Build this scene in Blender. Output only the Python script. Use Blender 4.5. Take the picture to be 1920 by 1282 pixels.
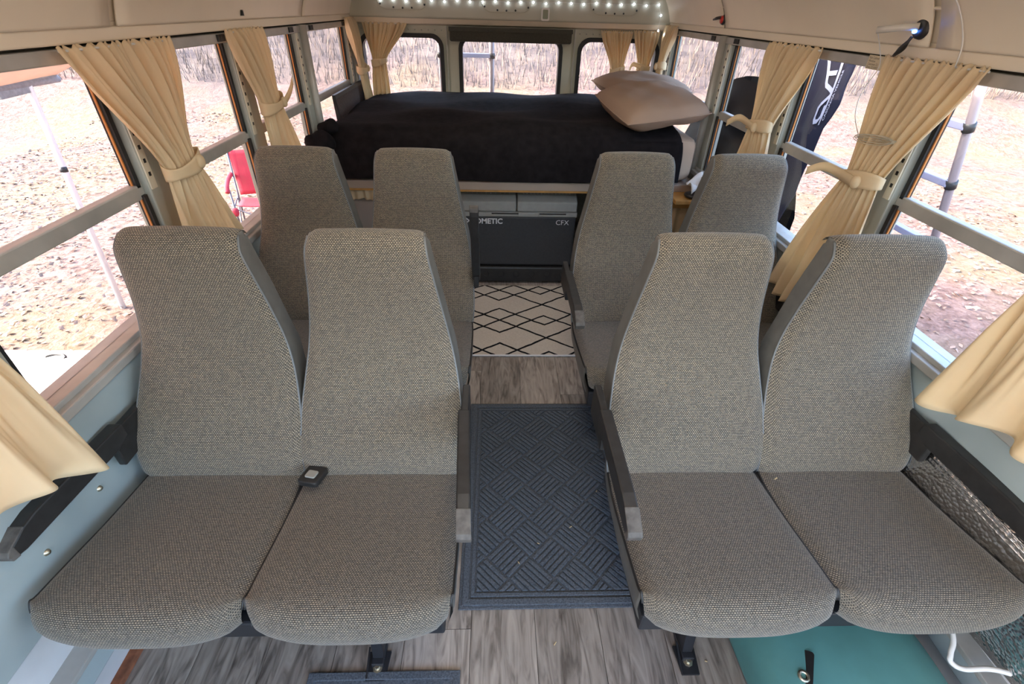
import bpy, math, random
from mathutils import Vector, Matrix
R = math.radians
random.seed(7)
for o in list(bpy.data.objects): bpy.data.objects.remove(o)
SC = bpy.context.scene
COL = SC.collection

# ------------------------------------------------------------------ camera
cam_d = bpy.data.cameras.new('camera'); cam = bpy.data.objects.new('camera', cam_d); COL.objects.link(cam)
cam_d.sensor_fit = 'HORIZONTAL'; cam_d.sensor_width = 36.0; cam_d.lens = 16.796; cam_d.clip_start = 0.02; cam_d.clip_end = 400
_r = Vector((0.99936274, -0.02699656, 0.02335147)); _u = Vector((-0.00357966, 0.57510392, 0.81807253)); _f = Vector((0.03551466, 0.8176348, -0.57464079))
cam.matrix_world = Matrix(((_r.x, _u.x, -_f.x, -0.103), (_r.y, _u.y, -_f.y, 0.0), (_r.z, _u.z, -_f.z, 1.505), (0, 0, 0, 1)))
SC.camera = cam

# ------------------------------------------------------------------ light
SC.view_settings.view_transform = 'Standard'; SC.view_settings.look = 'None'; SC.view_settings.gamma = 1.0
SC.view_settings.use_curve_mapping = False
SC.view_settings.exposure = 2.88
W = bpy.data.worlds.new('world'); SC.world = W; W.use_nodes = True
wn = W.node_tree.nodes; wl = W.node_tree.links
sky = wn.new('ShaderNodeTexSky'); sky.sky_type = 'NISHITA'; sky.sun_disc = False
sky.sun_elevation = R(31); sky.sun_rotation = R(-90); sky.air_density = 1.0; sky.dust_density = 4.0; sky.ozone_density = 1.0
wn['Background'].inputs['Strength'].default_value = 0.30
wl.new(sky.outputs['Color'], wn['Background'].inputs['Color'])
sd = bpy.data.lights.new('sun', 'SUN'); sd.energy = 1.2; sd.angle = R(0.6); sd.color = (1.0, .93, .84)
sun = bpy.data.objects.new('sun', sd); COL.objects.link(sun); sun.location = (-20, -2, 14)
sun.rotation_euler = Vector((.853, .075, -.515)).to_track_quat('-Z', 'Y').to_euler()

# ------------------------------------------------------------------ materials
def newmat(name):
    m = bpy.data.materials.new(name); m.use_nodes = True
    return m, m.node_tree.nodes, m.node_tree.links, m.node_tree.nodes['Principled BSDF']
def plain(name, col, rough=.6, metal=0., noise=0., nscale=20., bump=0., spec=None):
    m, n, l, p = newmat(name)
    p.inputs['Base Color'].default_value = (*col, 1); p.inputs['Roughness'].default_value = rough; p.inputs['Metallic'].default_value = metal
    if spec is not None: p.inputs['Specular IOR Level'].default_value = spec
    if noise or bump:
        tc = n.new('ShaderNodeTexCoord'); nz = n.new('ShaderNodeTexNoise'); nz.inputs['Scale'].default_value = nscale; nz.inputs['Detail'].default_value = 6
        l.new(tc.outputs['Object'], nz.inputs['Vector'])
        if noise:
            r = n.new('ShaderNodeValToRGB'); r.color_ramp.elements[0].position = .3; r.color_ramp.elements[1].position = .7
            r.color_ramp.elements[0].color = (*[c*(1-noise) for c in col], 1); r.color_ramp.elements[1].color = (*[min(1, c*(1+noise)) for c in col], 1)
            l.new(nz.outputs['Fac'], r.inputs['Fac']); l.new(r.outputs['Color'], p.inputs['Base Color'])
        if bump:
            b = n.new('ShaderNodeBump'); b.inputs['Strength'].default_value = bump; b.inputs['Distance'].default_value = .004
            l.new(nz.outputs['Fac'], b.inputs['Height']); l.new(b.outputs['Normal'], p.inputs['Normal'])
    return m
def mathn(n, l, op, a, b=None, c=None):
    x = n.new('ShaderNodeMath'); x.operation = op
    for i, v in enumerate((a, b, c)):
        if v is None: continue
        if isinstance(v, (int, float)): x.inputs[i].default_value = v
        else: l.new(v, x.inputs[i])
    return x.outputs[0]
def mixc(n, l, fac, a, b):
    x = n.new('ShaderNodeMix'); x.data_type = 'RGBA'
    if isinstance(fac, (int, float)): x.inputs['Factor'].default_value = fac
    else: l.new(fac, x.inputs['Factor'])
    for k, v in (('A', a), ('B', b)):
        s = [i for i in x.inputs if i.name == k and i.type == 'RGBA'][0]
        if isinstance(v, tuple): s.default_value = (*v, 1)
        else: l.new(v, s)
    return [o for o in x.outputs if o.type == 'RGBA'][0]

def woven(name, dk=1.0):
    m, n, l, p = newmat(name)
    tc = n.new('ShaderNodeTexCoord')
    mp = n.new('ShaderNodeMapping'); mp.inputs['Scale'].default_value = (100, 100, 100); l.new(tc.outputs['UV'], mp.inputs['Vector'])
    nz0 = n.new('ShaderNodeTexNoise'); nz0.inputs['Scale'].default_value = .35; nz0.inputs['Detail'].default_value = 3; l.new(mp.outputs['Vector'], nz0.inputs['Vector'])
    wob = n.new('ShaderNodeVectorMath'); wob.operation = 'MULTIPLY_ADD'; wob.inputs[1].default_value = (.25, .18, 0)
    l.new(nz0.outputs['Color'], wob.inputs[0]); l.new(mp.outputs['Vector'], wob.inputs[2])
    br = n.new('ShaderNodeTexBrick'); br.inputs['Scale'].default_value = 1.0
    br.inputs['Brick Width'].default_value = .58; br.inputs['Row Height'].default_value = .40; br.inputs['Mortar Size'].default_value = .10; br.inputs['Mortar Smooth'].default_value = .35
    br.inputs['Color1'].default_value = (.56*dk, .465*dk, .335*dk, 1); br.inputs['Color2'].default_value = (.31*dk, .275*dk, .22*dk, 1); br.inputs['Mortar'].default_value = (.020, .018, .016, 1)
    l.new(wob.outputs[0], br.inputs['Vector'])
    nz = n.new('ShaderNodeTexNoise'); nz.inputs['Scale'].default_value = 1.3; nz.inputs['Detail'].default_value = 5; l.new(mp.outputs['Vector'], nz.inputs['Vector'])
    rp = n.new('ShaderNodeValToRGB'); rp.color_ramp.elements[0].position = .33; rp.color_ramp.elements[1].position = .68; l.new(nz.outputs['Fac'], rp.inputs['Fac'])
    f = mathn(n, l, 'MULTIPLY', rp.outputs['Color'], .35)
    c = mixc(n, l, f, br.outputs['Color'], (.19, .18, .16))
    l.new(c, p.inputs['Base Color']); p.inputs['Roughness'].default_value = .92; p.inputs['Specular IOR Level'].default_value = .15
    p.inputs['Sheen Weight'].default_value = .25; p.inputs['Sheen Roughness'].default_value = .5
    b = n.new('ShaderNodeBump'); b.inputs['Strength'].default_value = .5; b.inputs['Distance'].default_value = .0015; b.invert = True
    l.new(br.outputs['Fac'], b.inputs['Height']); l.new(b.outputs['Normal'], p.inputs['Normal'])
    return m
def cloth(name, col, trans=.35, rough=.9):
    m, n, l, p = newmat(name)
    tc = n.new('ShaderNodeTexCoord'); nz = n.new('ShaderNodeTexNoise'); nz.inputs['Scale'].default_value = 9; nz.inputs['Detail'].default_value = 4
    l.new(tc.outputs['Object'], nz.inputs['Vector'])
    c = mixc(n, l, nz.outputs['Fac'], tuple(x*.92 for x in col), tuple(min(1, x*1.06) for x in col))
    l.new(c, p.inputs['Base Color']); p.inputs['Roughness'].default_value = rough; p.inputs['Specular IOR Level'].default_value = .1
    t = n.new('ShaderNodeBsdfTranslucent'); l.new(c, t.inputs['Color'])
    mx = n.new('ShaderNodeMixShader'); mx.inputs[0].default_value = trans
    l.new(p.outputs[0], mx.inputs[1]); l.new(t.outputs[0], mx.inputs[2]); l.new(mx.outputs[0], n['Material Output'].inputs['Surface'])
    return m
def glassmat(name, tint=(.97, .98, .98), refl=1.0):
    m, n, l, p = newmat(name); n.remove(p)
    t = n.new('ShaderNodeBsdfTransparent'); t.inputs['Color'].default_value = (*tint, 1)
    g = n.new('ShaderNodeBsdfGlossy'); g.inputs['Roughness'].default_value = .01
    fr = n.new('ShaderNodeFresnel'); fr.inputs['IOR'].default_value = 1.5
    ge = n.new('ShaderNodeNewGeometry')      # a pane's inner faces must not reflect totally
    f = mathn(n, l, 'MULTIPLY', mathn(n, l, 'MULTIPLY', fr.outputs[0], refl), mathn(n, l, 'SUBTRACT', 1.0, ge.outputs['Backfacing']))
    mx = n.new('ShaderNodeMixShader'); l.new(f, mx.inputs[0]); l.new(t.outputs[0], mx.inputs[1]); l.new(g.outputs[0], mx.inputs[2])
    l.new(mx.outputs[0], n['Material Output'].inputs['Surface'])
    return m
def plankmat():
    m, n, l, p = newmat('grey_wood_plank')
    tc = n.new('ShaderNodeTexCoord'); oi = n.new('ShaderNodeObjectInfo')
    ad = n.new('ShaderNodeVectorMath'); ad.operation = 'MULTIPLY_ADD'; ad.inputs[1].default_value = (13, 29, 7)
    l.new(oi.outputs['Random'], ad.inputs[0]); l.new(tc.outputs['Object'], ad.inputs[2])
    mp = n.new('ShaderNodeMapping'); mp.inputs['Scale'].default_value = (21, 3.2, 1); l.new(ad.outputs[0], mp.inputs['Vector'])
    nz = n.new('ShaderNodeTexNoise'); nz.inputs['Scale'].default_value = 1.6; nz.inputs['Detail'].default_value = 9; nz.inputs['Distortion'].default_value = 2.0; l.new(mp.outputs[0], nz.inputs['Vector'])
    mp2 = n.new('ShaderNodeMapping'); mp2.inputs['Scale'].default_value = (5, 1.3, 1); l.new(ad.outputs[0], mp2.inputs['Vector'])
    n2 = n.new('ShaderNodeTexNoise'); n2.inputs['Scale'].default_value = 2.2; n2.inputs['Detail'].default_value = 4; l.new(mp2.outputs[0], n2.inputs['Vector'])
    r = n.new('ShaderNodeValToRGB'); e = r.color_ramp.elements
    e[0].position = .33; e[0].color = (.07, .055, .045, 1); e[1].position = .74; e[1].color = (.40, .35, .30, 1)
    k = e.new(.5); k.color = (.245, .21, .18, 1)
    f = mathn(n, l, 'ADD', mathn(n, l, 'MULTIPLY', nz.outputs['Fac'], .62), mathn(n, l, 'MULTIPLY', n2.outputs['Fac'], .36))
    l.new(f, r.inputs['Fac'])
    v = mathn(n, l, 'MULTIPLY_ADD', oi.outputs['Random'], .55, 1.0)
    hs = n.new('ShaderNodeHueSaturation'); l.new(v, hs.inputs['Value']); l.new(r.outputs['Color'], hs.inputs['Color'])
    l.new(hs.outputs[0], p.inputs['Base Color']); p.inputs['Roughness'].default_value = .5
    b = n.new('ShaderNodeBump'); b.inputs['Strength'].default_value = .18; b.inputs['Distance'].default_value = .002
    l.new(nz.outputs['Fac'], b.inputs['Height']); l.new(b.outputs['Normal'], p.inputs['Normal'])
    return m
def rugmat():
    m, n, l, p = newmat('diamond_rug_pile')
    tc = n.new('ShaderNodeTexCoord'); nz = n.new('ShaderNodeTexNoise'); nz.inputs['Scale'].default_value = 14; nz.inputs['Detail'].default_value = 3
    l.new(tc.outputs['Object'], nz.inputs['Vector'])
    ad = n.new('ShaderNodeVectorMath'); ad.operation = 'MULTIPLY_ADD'; ad.inputs[1].default_value = (.016, .016, 0); l.new(nz.outputs['Color'], ad.inputs[0]); l.new(tc.outputs['Object'], ad.inputs[2])
    sx = n.new('ShaderNodeSeparateXYZ'); l.new(ad.outputs[0], sx.inputs[0])
    tri = mathn(n, l, 'PINGPONG', mathn(n, l, 'ADD', sx.outputs[0], 4.0), .26)      # 0 .. .26
    t = mathn(n, l, 'MULTIPLY', tri, 1/.26*.5)
    def zig(sign, ph):
        a = mathn(n, l, 'MULTIPLY_ADD', sx.outputs[1], 1/.36, 10+ph)
        a = mathn(n, l, 'MULTIPLY_ADD', t, sign, a)
        fr = mathn(n, l, 'FRACT', a)
        return mathn(n, l, 'ABSOLUTE', mathn(n, l, 'SUBTRACT', fr, .5))
    d = None
    for s, ph in ((1, 0.), (-1, 0.), (1, .36), (-1, -.36)):
        z = zig(s, ph); d = z if d is None else mathn(n, l, 'MINIMUM', d, z)
    f = mathn(n, l, 'LESS_THAN', d, .022)
    n2 = n.new('ShaderNodeTexNoise'); n2.inputs['Scale'].default_value = 90; n2.inputs['Detail'].default_value = 3; l.new(tc.outputs['Object'], n2.inputs['Vector'])
    base = mixc(n, l, n2.outputs['Fac'], (.52, .46, .39), (.66, .60, .52))
    l.new(mixc(n, l, f, base, (.012, .012, .014)), p.inputs['Base Color']); p.inputs['Roughness'].default_value = .95; p.inputs['Specular IOR Level'].default_value = .1
    b = n.new('ShaderNodeBump'); b.inputs['Strength'].default_value = .5; b.inputs['Distance'].default_value = .003; l.new(n2.outputs['Fac'], b.inputs['Height']); l.new(b.outputs['Normal'], p.inputs['Normal'])
    return m
def groundmat():
    m, n, l, p = newmat('dry_leaf_ground')
    tc = n.new('ShaderNodeTexCoord')
    def nz(s, d=6, dist=0.):
        x = n.new('ShaderNodeTexNoise'); x.inputs['Scale'].default_value = s; x.inputs['Detail'].default_value = d; x.inputs['Distortion'].default_value = dist
        l.new(tc.outputs['Object'], x.inputs['Vector']); return x
    a = nz(9, 10, .8); b_ = nz(.7, 5); c_ = nz(28, 6, .4)
    r = n.new('ShaderNodeValToRGB'); e = r.color_ramp.elements
    e[0].position = .30; e[0].color = (.062, .038, .031, 1); e[1].position = .66; e[1].color = (.215, .145, .128, 1)
    k = e.new(.46); k.color = (.13, .082, .072, 1)
    f = mathn(n, l, 'ADD', mathn(n, l, 'MULTIPLY', a.outputs['Fac'], .6), mathn(n, l, 'MULTIPLY', c_.outputs['Fac'], .4))
    l.new(f, r.inputs['Fac'])
    r2 = n.new('ShaderNodeValToRGB'); r2.color_ramp.elements[0].position = .45; r2.color_ramp.elements[1].position = .62; l.new(b_.outputs['Fac'], r2.inputs['Fac'])
    g = mathn(n, l, 'MULTIPLY', r2.outputs['Color'], .35)
    col = mixc(n, l, g, r.outputs['Color'], (.18, .145, .07))
    # brush covered hillside far behind the bus
    sx = n.new('ShaderNodeSeparateXYZ'); l.new(tc.outputs['Object'], sx.inputs[0])
    w = nz(.16, 4); y = mathn(n, l, 'MULTIPLY_ADD', w.outputs['Fac'], 14, sx.outputs[1])
    mr = n.new('ShaderNodeMapRange'); mr.inputs['From Min'].default_value = 19; mr.inputs['From Max'].default_value = 22; l.new(y, mr.inputs['Value'])
    st = nz(1.1, 8); brush = n.new('ShaderNodeValToRGB'); brush.color_ramp.elements[0].position = .35; brush.color_ramp.elements[1].position = .7
    brush.color_ramp.elements[0].color = (.065, .052, .055, 1); brush.color_ramp.elements[1].color = (.150, .115, .10, 1); l.new(st.outputs['Fac'], brush.inputs['Fac'])
    col = mixc(n, l, mr.outputs[0], col, brush.outputs['Color'])
    l.new(col, p.inputs['Base Color']); p.inputs['Roughness'].default_value = .95; p.inputs['Specular IOR Level'].default_value = .1
    bp = n.new('ShaderNodeBump'); bp.inputs['Strength'].default_value = .7; bp.inputs['Distance'].default_value = .04; l.new(f, bp.inputs['Height']); l.new(bp.outputs['Normal'], p.inputs['Normal'])
    return m
def foilmat():
    m, n, l, p = newmat('bubble_foil')
    p.inputs['Base Color'].default_value = (.75, .75, .76, 1); p.inputs['Metallic'].default_value = 1; p.inputs['Roughness'].default_value = .26
    tc = n.new('ShaderNodeTexCoord'); v = n.new('ShaderNodeTexVoronoi'); v.inputs['Scale'].default_value = 95; l.new(tc.outputs['Object'], v.inputs['Vector'])
    b = n.new('ShaderNodeBump'); b.inputs['Strength'].default_value = .8; b.inputs['Distance'].default_value = .004; b.invert = True
    l.new(v.outputs['Distance'], b.inputs['Height']); l.new(b.outputs['Normal'], p.inputs['Normal'])
    return m
def emit(name, col, s):
    m, n, l, p = newmat(name); p.inputs['Base Color'].default_value = (*col, 1); p.inputs['Emission Color'].default_value = (*col, 1); p.inputs['Emission Strength'].default_value = s
    return m

M = dict(
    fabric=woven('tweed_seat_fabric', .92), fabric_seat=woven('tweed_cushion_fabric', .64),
    vinyl=plain('grey_vinyl', (.125, .122, .112), .42, 0, .12, 30, .12),
    piping=plain('grey_piping', (.16, .17, .175), .35),
    black=plain('black_plastic', (.022, .021, .021), .45, 0, .25, 40, .08),
    worn=plain('worn_plastic_tip', (.10, .092, .085), .6, 0, .35, 60),
    dark=plain('dark_steel', (.045, .045, .05), .5, .6),
    bolt=plain('zinc_bolt', (.55, .50, .38), .35, .9),
    wall=plain('grey_painted_metal', (.40, .47, .48), .42, .15, .12, 3.5, .05),
    wallpale=plain('pale_painted_metal', (.66, .66, .67), .45, .1, .1, 6, .04),
    cream=plain('cream_ceiling_paint', (.86, .76, .60), .4, 0, .03, 5),
    rear=plain('olive_grey_paint', (.50, .49, .40), .5, 0, .04, 6),
    alu=plain('aluminium_frame', (.46, .45, .42), .4, .25, .12, 12),
    post=plain('sage_grey_post', (.42, .44, .40), .45, .1),
    strip=plain('ivory_slotted_strip', (.68, .64, .52), .5),
    seal=plain('amber_window_seal', (.62, .24, .06), .45),
    rubber=plain('black_rubber', (.015, .015, .016), .6),
    glass=glassmat('window_glass'),
    rust=plain('rusted_steel', (.24, .085, .04), .85, 0, .45, 30, .3),
    plank=plankmat(), rug=rugmat(), ground=groundmat(), foil=foilmat(),
    mat=plain('blue_grey_carpet', (.100, .112, .130), .95, 0, .35, 220, .6, .1),
    curtain=cloth('cream_curtain_cloth', (.90, .74, .50), .32),
    blanket=plain('black_fleece', (.0125, .0105, .0115), .95, 0, .3, 25, .5, .1),
    pillow=cloth('taupe_pillow_cloth', (.40, .285, .215), .04),
    sheet=cloth('beige_sheet_cloth', (.50, .38, .29), .05),
    board=plain('beige_board', (.44, .35, .28), .7, 0, .05, 8),
    pine=plain('pine_board', (.50, .26, .07), .5, 0, .25, 18),
    fridge=plain('charcoal_plastic', (.033, .034, .037), .55, 0, .15, 90, .1),
    lid=plain('light_grey_lid', (.34, .34, .31), .5, 0, .05, 30),
    white=plain('white_plastic', (.78, .77, .74), .4),
    offwhite=plain('off_white_print', (.72, .72, .72), .6),
    blind=plain('dark_olive_blind', (.050, .048, .036), .85, 0, .2, 150, .2),
    teal=plain('teal_nylon', (.085, .235, .225), .6, 0, .12, 9, .3),
    greytrim=plain('grey_nylon_trim', (.22, .23, .26), .6, 0, .2, 40),
    dirt=plain('brown_bin_plastic', (.42, .35, .30), .6),
    red=plain('red_canvas', (.34, .014, .03), .8, 0, .1, 10),
    chairframe=plain('grey_tube', (.12, .11, .13), .4, .5),
    tube=plain('white_pole', (.72, .71, .74), .35, .1),
    table=plain('white_slat', (.72, .68, .68), .55, 0, .04, 6),
    awn=cloth('tan_awning_canvas', (.62, .48, .42), .3),
    flag=cloth('navy_flag_cloth', (.030, .030, .050), .12),
    logo=plain('pale_lilac_print', (.52, .52, .62), .8),
    ladder=plain('anodised_ladder', (.27, .22, .23), .4, .3),
    rung=plain('pale_rung', (.34, .35, .50), .4, .3),
    cover=plain('black_cover', (.0025, .0022, .0022), 1.0, spec=0.),
    mesh=plain('brown_mesh', (.085, .062, .058), .8, 0, .3, 120),
    led=emit('led_glow', (.80, .88, 1.0), 2.2),
    blue=emit('blue_indicator', (.08, .25, 1.0), 2.0),
    redp=plain('red_switch', (.60, .03, .02), .4),
    sticker=plain('cream_label', (.72, .62, .44), .7),
    ink=plain('brown_ink', (.12, .08, .06), .7),
    clear=plain('clear_plastic', (.72, .68, .60), .2, 0, 0, 1, 0, .6),
    screen=plain('green_grey_gauge', (.24, .27, .18), .3),
    leaf=plain('dry_leaf', (.225, .15, .118), .9, 0, .5, 1.7),
    brush=plain('dry_brush_stalk', (.135, .10, .085), .95, 0, .55, .8),
    straw=plain('straw_bit', (.62, .46, .25), .9),
)

# ------------------------------------------------------------------ mesh helpers
ORG = {}
class MB:
    def __init__(s): s.v = []; s.f = []; s.uv = {}
    def add(s, vs, fs):
        k = len(s.v); s.v += [tuple(a) for a in vs]; s.f += [tuple(i+k for i in q) for q in fs]; return k
    def box(s, x0, x1, y0, y1, z0, z1):
        s.add([(x0,y0,z0),(x1,y0,z0),(x1,y1,z0),(x0,y1,z0),(x0,y0,z1),(x1,y0,z1),(x1,y1,z1),(x0,y1,z1)],
              [(0,3,2,1),(4,5,6,7),(0,1,5,4),(1,2,6,5),(2,3,7,6),(3,0,4,7)]); return s
    def bar(s, a, b, w, h, up=(0,0,1)):
        a = Vector(a); b = Vector(b); d = (b-a).normalized(); up = Vector(up)
        x = d.cross(up)
        if x.length < 1e-4: x = d.cross(Vector((1,0,0)))
        x.normalize(); y = x.cross(d); vs = []
        for p in (a, b):
            for sx, sy in ((-1,-1),(1,-1),(1,1),(-1,1)): vs.append(p + x*sx*w/2 + y*sy*h/2)
        s.add(vs, [(3,2,1,0),(4,5,6,7),(0,1,5,4),(1,2,6,5),(2,3,7,6),(3,0,4,7)]); return s
    def tube(s, pts, r, n=8, closed=False):
        pts = [Vector(p) for p in pts]; N = len(pts); rs = r if isinstance(r, (list, tuple)) else [r]*N
        vs = []; px = None
        for i, p in enumerate(pts):
            if closed: d = pts[(i+1) % N]-pts[i-1]
            else: d = pts[min(i+1, N-1)]-pts[max(i-1, 0)]
            d.normalize()
            if px is None:
                px = d.cross(Vector((0,0,1)))
                if px.length < .05: px = d.cross(Vector((1,0,0)))
            px = px - d*px.dot(d); px.normalize(); py = d.cross(px)
            for k in range(n):
                a = 2*math.pi*k/n; vs.append(p + (px*math.cos(a)+py*math.sin(a))*rs[i])
        fs = []
        for i in range(N if closed else N-1):
            j = (i+1) % N
            for k in range(n): fs.append((i*n+k, i*n+(k+1)%n, j*n+(k+1)%n, j*n+k))
        if not closed: fs += [tuple(range(n-1,-1,-1)), tuple((N-1)*n+k for k in range(n))]
        s.add(vs, fs); return s
    def prism(s, poly, fn, d0, d1):
        n = len(poly); vs = [fn(a, b, d0) for a, b in poly]+[fn(a, b, d1) for a, b in poly]
        s.add(vs, [tuple(range(n)), tuple(range(2*n-1, n-1, -1))]+[(i, n+i, n+(i+1)%n, (i+1)%n) for i in range(n)]); return s
    def ring(s, outer, inner, fn, d0, d1):
        n = len(outer); vs = [fn(*p, d) for d in (d0, d1) for L in (outer, inner) for p in L]; fs = []
        for i in range(n):
            j = (i+1) % n
            fs += [(i, j, n+j, n+i), (2*n+i, 3*n+i, 3*n+j, 2*n+j), (i, 2*n+i, 2*n+j, j), (n+i, n+j, 3*n+j, 3*n+i)]
        s.add(vs, fs); return s
    def grid(s, fn, nu, nv, closed_u=False, uvs=None):
        vs = []; k0 = len(s.v)
        for j in range(nv+1):
            for i in range(nu if closed_u else nu+1):
                vs.append(fn(i/nu, j/nv))
                if uvs: s.uv[k0+len(vs)-1] = uvs(i/nu, j/nv)
        w = nu if closed_u else nu+1; fs = []
        for j in range(nv):
            for i in range(nu):
                a = j*w+i; b = j*w+(i+1)%w; fs.append((a, b, b+w, a+w))
        s.add(vs, fs); return s
    def lathe(s, prof, c, n=20, axis='z'):
        def fn(u, v):
            k = v*(len(prof)-1); i = int(round(k)); r, h = prof[i]; a = 2*math.pi*u
            p = (r*math.cos(a), r*math.sin(a), h)
            if axis == 'x': p = (p[2], p[0], p[1])
            if axis == 'y': p = (p[0], p[2], p[1])
            return (c[0]+p[0], c[1]+p[1], c[2]+p[2])
        return s.grid(fn, n, len(prof)-1, True)
    def blob(s, c, r, nu=24, nv=14, e=1.0, fn2=None):
        def sg(x, p): return math.copysign(abs(x)**p, x)
        def fn(u, v):
            a = 2*math.pi*u; b = math.pi*(v-.5)
            p = Vector((sg(math.cos(b), e)*sg(math.cos(a), e)*r[0], sg(math.cos(b), e)*sg(math.sin(a), e)*r[1], sg(math.sin(b), e)*r[2]))
            if fn2: p = fn2(p)
            return (c[0]+p.x, c[1]+p.y, c[2]+p.z)
        return s.grid(fn, nu, nv, True)
    def build(s, name, mat, parent=None, smooth=False, bevel=0., solid=0., kind=None, auto=None):
        o0 = ORG.get(parent.name, Vector((0,0,0))) if parent else Vector((0,0,0))
        me = bpy.data.meshes.new(name); me.from_pydata([tuple(Vector(p)-o0) for p in s.v], [], s.f)
        if s.uv:
            L = me.uv_layers.new(name='UVMap')
            for lp in me.loops: L.data[lp.index].uv = s.uv.get(lp.vertex_index, (0, 0))
        me.materials.append(M[mat] if isinstance(mat, str) else mat); me.validate(); me.update()
        if smooth:
            for p in me.polygons: p.use_smooth = True
            if auto: me.set_sharp_from_angle(angle=R(auto))
        o = bpy.data.objects.new(name, me); COL.objects.link(o)
        if solid:
            d = o.modifiers.new('thickness', 'SOLIDIFY'); d.thickness = solid; d.offset = 0
        if bevel:
            b = o.modifiers.new('bevel', 'BEVEL'); b.width = bevel; b.segments = 2; b.limit_method = 'ANGLE'; b.angle_limit = R(35)
        if parent: o.parent = parent; ORG[o.name] = o0
        if kind: o['kind'] = kind
        return o
def thing(name, loc, label, cat, group=None):
    o = bpy.data.objects.new(name, None); COL.objects.link(o); o.location = loc; o.empty_display_size = .1
    ORG[o.name] = Vector(loc); o['label'] = label; o['category'] = cat
    if group: o['group'] = group
    return o
def structure(name, loc=(0,0,0)):
    o = bpy.data.objects.new(name, None); COL.objects.link(o); o.location = loc; ORG[o.name] = Vector(loc); o['kind'] = 'structure'; return o
def tag(o, label, cat, group=None):
    o['label'] = label; o['category'] = cat
    if group: o['group'] = group
    return o
def rrect(x0, x1, z0, z1, r, n=6):
    P = []
    for cx, cz, a0 in ((x1-r, z1-r, 0), (x0+r, z1-r, 90), (x0+r, z0+r, 180), (x1-r, z0+r, 270)):
        for k in range(n+1):
            a = R(a0+90*k/n); P.append((cx+r*math.cos(a), cz+r*math.sin(a)))
    return P
def rect_like(P, x0, x1, z0, z1):
    # the same number of points on a plain rectangle, cast outwards corner by corner
    n = len(P)//4; C = ((x1, z1), (x0, z1), (x0, z0), (x1, z0)); Q = []
    for k in range(4):
        for i in range(n):
            cx, cz = C[k]; px, pz = P[k*n+i]
            t = i/(n-1)
            a = {0: (x1, pz), 1: (px, z1), 2: (x0, pz), 3: (px, z0)}[k]; b = {0: (px, z1), 1: (x0, pz), 2: (px, z0), 3: (x1, pz)}[k]
            if t < .5: Q.append((a[0]+(cx-a[0])*t*2, a[1]+(cz-a[1])*t*2))
            else: Q.append((cx+(b[0]-cx)*(t-.5)*2, cz+(b[1]-cz)*(t-.5)*2))
    return Q
def smooth3(t): return t*t*(3-2*t)
def lerp(a, b, t): return a+(b-a)*t
def table(tab, x):
    for (x0, y0), (x1, y1) in zip(tab, tab[1:]):
        if x <= x1: return lerp(y0, y1, (x-x0)/(x1-x0))
    return tab[-1][1]
def spline(pts, n):
    pts = [Vector(p) for p in pts]; out = []
    for i in range(len(pts)-1):
        p0, p1, p2, p3 = pts[max(i-1, 0)], pts[i], pts[i+1], pts[min(i+2, len(pts)-1)]
        for k in range(n):
            t = k/n; out.append(.5*((2*p1)+(p2-p0)*t+(2*p0-5*p1+4*p2-p3)*t*t+(3*p1-p0-3*p2+p3)*t**3))
    out.append(pts[-1]); return out

# ================================================================== SETTING: outside ground
YF, YR = -1.15, 3.95          # front and rear ends of the cabin
GZ = -0.95                   # ground level below the bus floor
def gh(x, y):
    h = GZ + .05*math.sin(x*.9+1)*math.sin(y*.7) + .03*math.sin(x*2.3)*math.cos(y*1.9+2)
    h += max(0, y-11)*.30 + max(0, y-30)*.15 + max(0, abs(x)-14)*.12
    return h
mb = MB()
xs = [-60+i*.0 for i in range(0)]
def gcoord(t, lo, hi): return lerp(lo, hi, t)
mb.grid(lambda u, v: (lambda x, y: (x, y, gh(x, y)))(math.copysign(abs(2*u-1)**2*70, 2*u-1), -30+ (v**1.6)*130), 130, 130)
g = mb.build('ground', 'ground', None, True); g['kind'] = 'structure'
# dry leaves on the ground, nobody could count them
mb = MB()
for i in range(16000):
    if i < 11000: x = random.uniform(-9, -2.2); y = random.uniform(1.2, 12)
    else: x = random.uniform(2.2, 8); y = random.uniform(1, 10)
    z = gh(x, y)+.012; a = random.uniform(0, 6.28); s = random.uniform(.015, .040); t = random.uniform(-.5, .5)
    ca, sa = math.cos(a)*s, math.sin(a)*s
    mb.add([(x-ca, y-sa, z), (x+sa*.5, y-ca*.5, z+t*s), (x+ca, y+sa, z+.012), (x-sa*.5, y+ca*.5, z-t*s*.5+.01)], [(0,1,2,3)])
lf = mb.build('leaf_litter', 'leaf'); lf['kind'] = 'stuff'; lf['label'] = 'dry brown leaves scattered over the ground outside the bus'; lf['category'] = 'leaves'

# dry grass and twigs on the hillside behind the bus
mb = MB()
for i in range(26000):
    y = 13.5+random.random()**1.2*22; x = random.uniform(-1, 1)*(4+y*.75); z = gh(x, y)
    h = random.uniform(.12, .55); a = random.uniform(0, 6.28); w_ = .003+.0007*y; lx, ly = random.uniform(-.4, .4)*h, random.uniform(-.4, .4)*h
    mb.add([(x-w_*math.cos(a), y-w_*math.sin(a), z-.02), (x+w_*math.cos(a), y+w_*math.sin(a), z-.02), (x+lx, y+ly, z+h)], [(0, 1, 2)])
bs = mb.build('dry_brush', 'brush'); bs['kind'] = 'stuff'; bs['label'] = 'dry grass and twigs on the hillside behind the bus'; bs['category'] = 'grass'

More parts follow.
